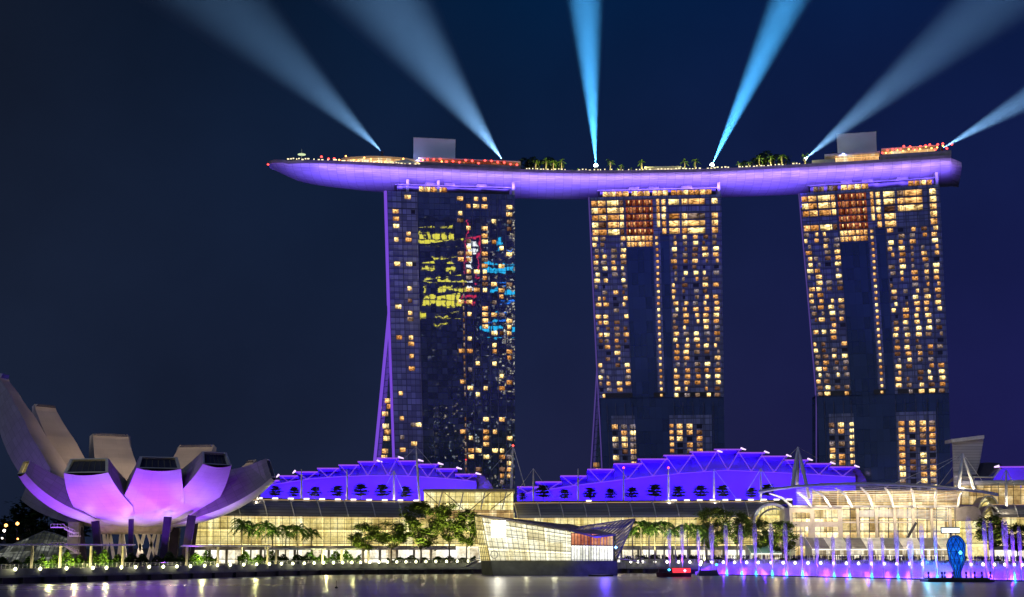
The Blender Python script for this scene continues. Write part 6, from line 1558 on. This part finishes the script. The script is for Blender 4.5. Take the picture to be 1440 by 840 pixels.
# ============================================================ boats
def hull(mb, c, L, Wd, h0, h1):
    n = 10; A, B = [], []
    for k in range(n + 1):
        f = k / n; x = (f - .5) * L; w_ = Wd / 2 * (math.sin(PI * min(1, .12 + f * .95)) ** .5) if f > .04 else Wd * .3
        A.append((x, w_)); 
    lo = [Vector((c.x + x * .94, c.y - w_ * .8, h0)) for x, w_ in A] + [Vector((c.x + x * .94, c.y + w_ * .8, h0)) for x, w_ in reversed(A)]
    hi = [Vector((c.x + x, c.y - w_, h1 + .25 * abs(x / L * 2) ** 2)) for x, w_ in A] + [Vector((c.x + x, c.y + w_, h1 + .25 * abs(x / L * 2) ** 2)) for x, w_ in reversed(A)]
    mb.poly(list(reversed(lo))); mb.poly(hi)
    for i in range(len(lo)): j = (i + 1) % len(lo); mb.poly([lo[i], lo[j], hi[j], hi[i]])
c = W(948, 815, 500); bt_ = thing('river_boat', (c.x, 500, 0), 'small dark boat glowing red and pink with a low canopy, left of the fountain', 'boat')
mb = MB(); hull(mb, Vector((c.x, 500, 0)), 12.4, 3.4, -.3, 1.3); mb.build('hull', pbr('dark_red_hull', (.1, .015, .02), .4), bt_)
M['redlit'] = emi('red_cabin_light', (1, .04, .07), 1.5, sample=True)
mb = MB(); mb.box(c.x - .6, c.x + 5.6, 498.9, 501.1, 1.45, 2.95); mb.build('lit_cabin', M['redlit'], bt_)
mb = MB(); mb.box(c.x - 5.4, c.x - .62, 498.9, 501.1, 1.45, 2.7); mb.build('dark_cabin', pbr('maroon_cabin', (.08, .015, .03), .5), bt_)
mb = MB(); mb.box(c.x - 5.8, c.x + 6, 498.6, 501.4, 2.97, 3.15); mb.build('roof', pbr('boat_roof', (.25, .05, .07), .5), bt_)
mb = MB(); mb.lathe([(0, -.6), (.6, 0), (0, .6)], (c.x + 3.6, 498.6, 2.1), 8); mb.build('pink_lamp', emi('pink_lamp_glow', (1, .35, .6), 3), bt_)
mb = MB(); mb.lathe([(0, -.45), (.55, 0), (0, .45)], (c.x - 1.8, 498.6, 2.4), 8); mb.build('blue_lamp', M['cyan'], bt_)
c = W(996, 812, 520); r = thing('fountain_barge', (c.x, 520, 0), 'small dark flat barge with lamp posts at the left end of the fountain', 'barge')
mb = MB(); mb.hexa([(c.x - 3.9, 518, -.2), (c.x + 3.9, 518, -.2), (c.x + 3.9, 522, -.2), (c.x - 3.9, 522, -.2)], [(c.x - 3, 518.4, 1.9), (c.x + 3, 518.4, 1.9), (c.x + 3, 521.6, 1.9), (c.x - 3, 521.6, 1.9)]); mb.build('hull', M['dark'], r)
for s_ in (-1, 1):
    mb = MB(); mb.tube([(c.x + s_ * 2.9, 519, 1.8), (c.x + s_ * 2.9, 519, 3.4)], .14, 6); mb.build('lamp_post', M['dark'], r)
    mb = MB(); mb.lathe([(0, -.5), (.5, 0), (0, .5)], (c.x + s_ * 2.9, 518.8, 3.9), 8); mb.build('lamp', M['cyan'] if s_ > 0 else M['whiteglow'], r)
c = W(845, 809.5, 508); r = thing('row_boat', (c.x, 508, 0), 'low slim boat with two seated people moored below the glass pavilion', 'boat')
mb = MB(); hull(mb, Vector((c.x, 508, 0)), 9, 1.5, -.2, .45); mb.build('hull', M['dark'], r)
c = W(473, 826, 360); r = thing('channel_buoy', (c.x, 360, 0), 'tiny dark buoy with a thin pole alone on the left water', 'buoy')
mb = MB(); mb.lathe([(.35, -.1), (.4, .2), (.12, .5)], (c.x, 360, 0), 10); mb.build('float', M['dark'], r)
mb = MB(); mb.tube([(c.x, 360, .4), (c.x, 360, 1.9)], .05, 5); mb.build('pole', M['dark'], r)
# gangways either side of the pavilion
r = thing('gangway', W(882, 790, 545), 'white truss footbridge at the right of the glass pavilion', 'footbridge')
a, b = W(868, 786, 540), W(905, 791, 558); mb = MB(); mb.beam(a, b, 2.2, .3)
for k in range(7):
    p, q = a.lerp(b, k / 6), a.lerp(b, min(1, (k + .5) / 6)) + Vector((0, 0, 1.6)); mb.beam(p + Vector((0, -1, 0)), q + Vector((0, -1, 0)), .12)
    if k < 6: mb.beam(q + Vector((0, -1, 0)), a.lerp(b, (k + 1) / 6) + Vector((0, -1, 0)), .12)
mb.beam(a + Vector((0, -1, 1.6)), b + Vector((0, -1, 1.6)), .14); mb.build('truss', M['white'], r)
r = thing('gangway', W(665, 790, 545), 'small white stair gangway at the left foot of the glass pavilion', 'footbridge')
a, b = W(655, 797, 535), W(672, 788, 530); mb = MB(); mb.beam(a, b, 2, .3); mb.beam(a + Vector((0, -1, 1.2)), b + Vector((0, -1, 1.2)), .1); mb.beam(a + Vector((0, -1, .6)), b + Vector((0, -1, .6)), .1); mb.build('flight', M['white'], r)
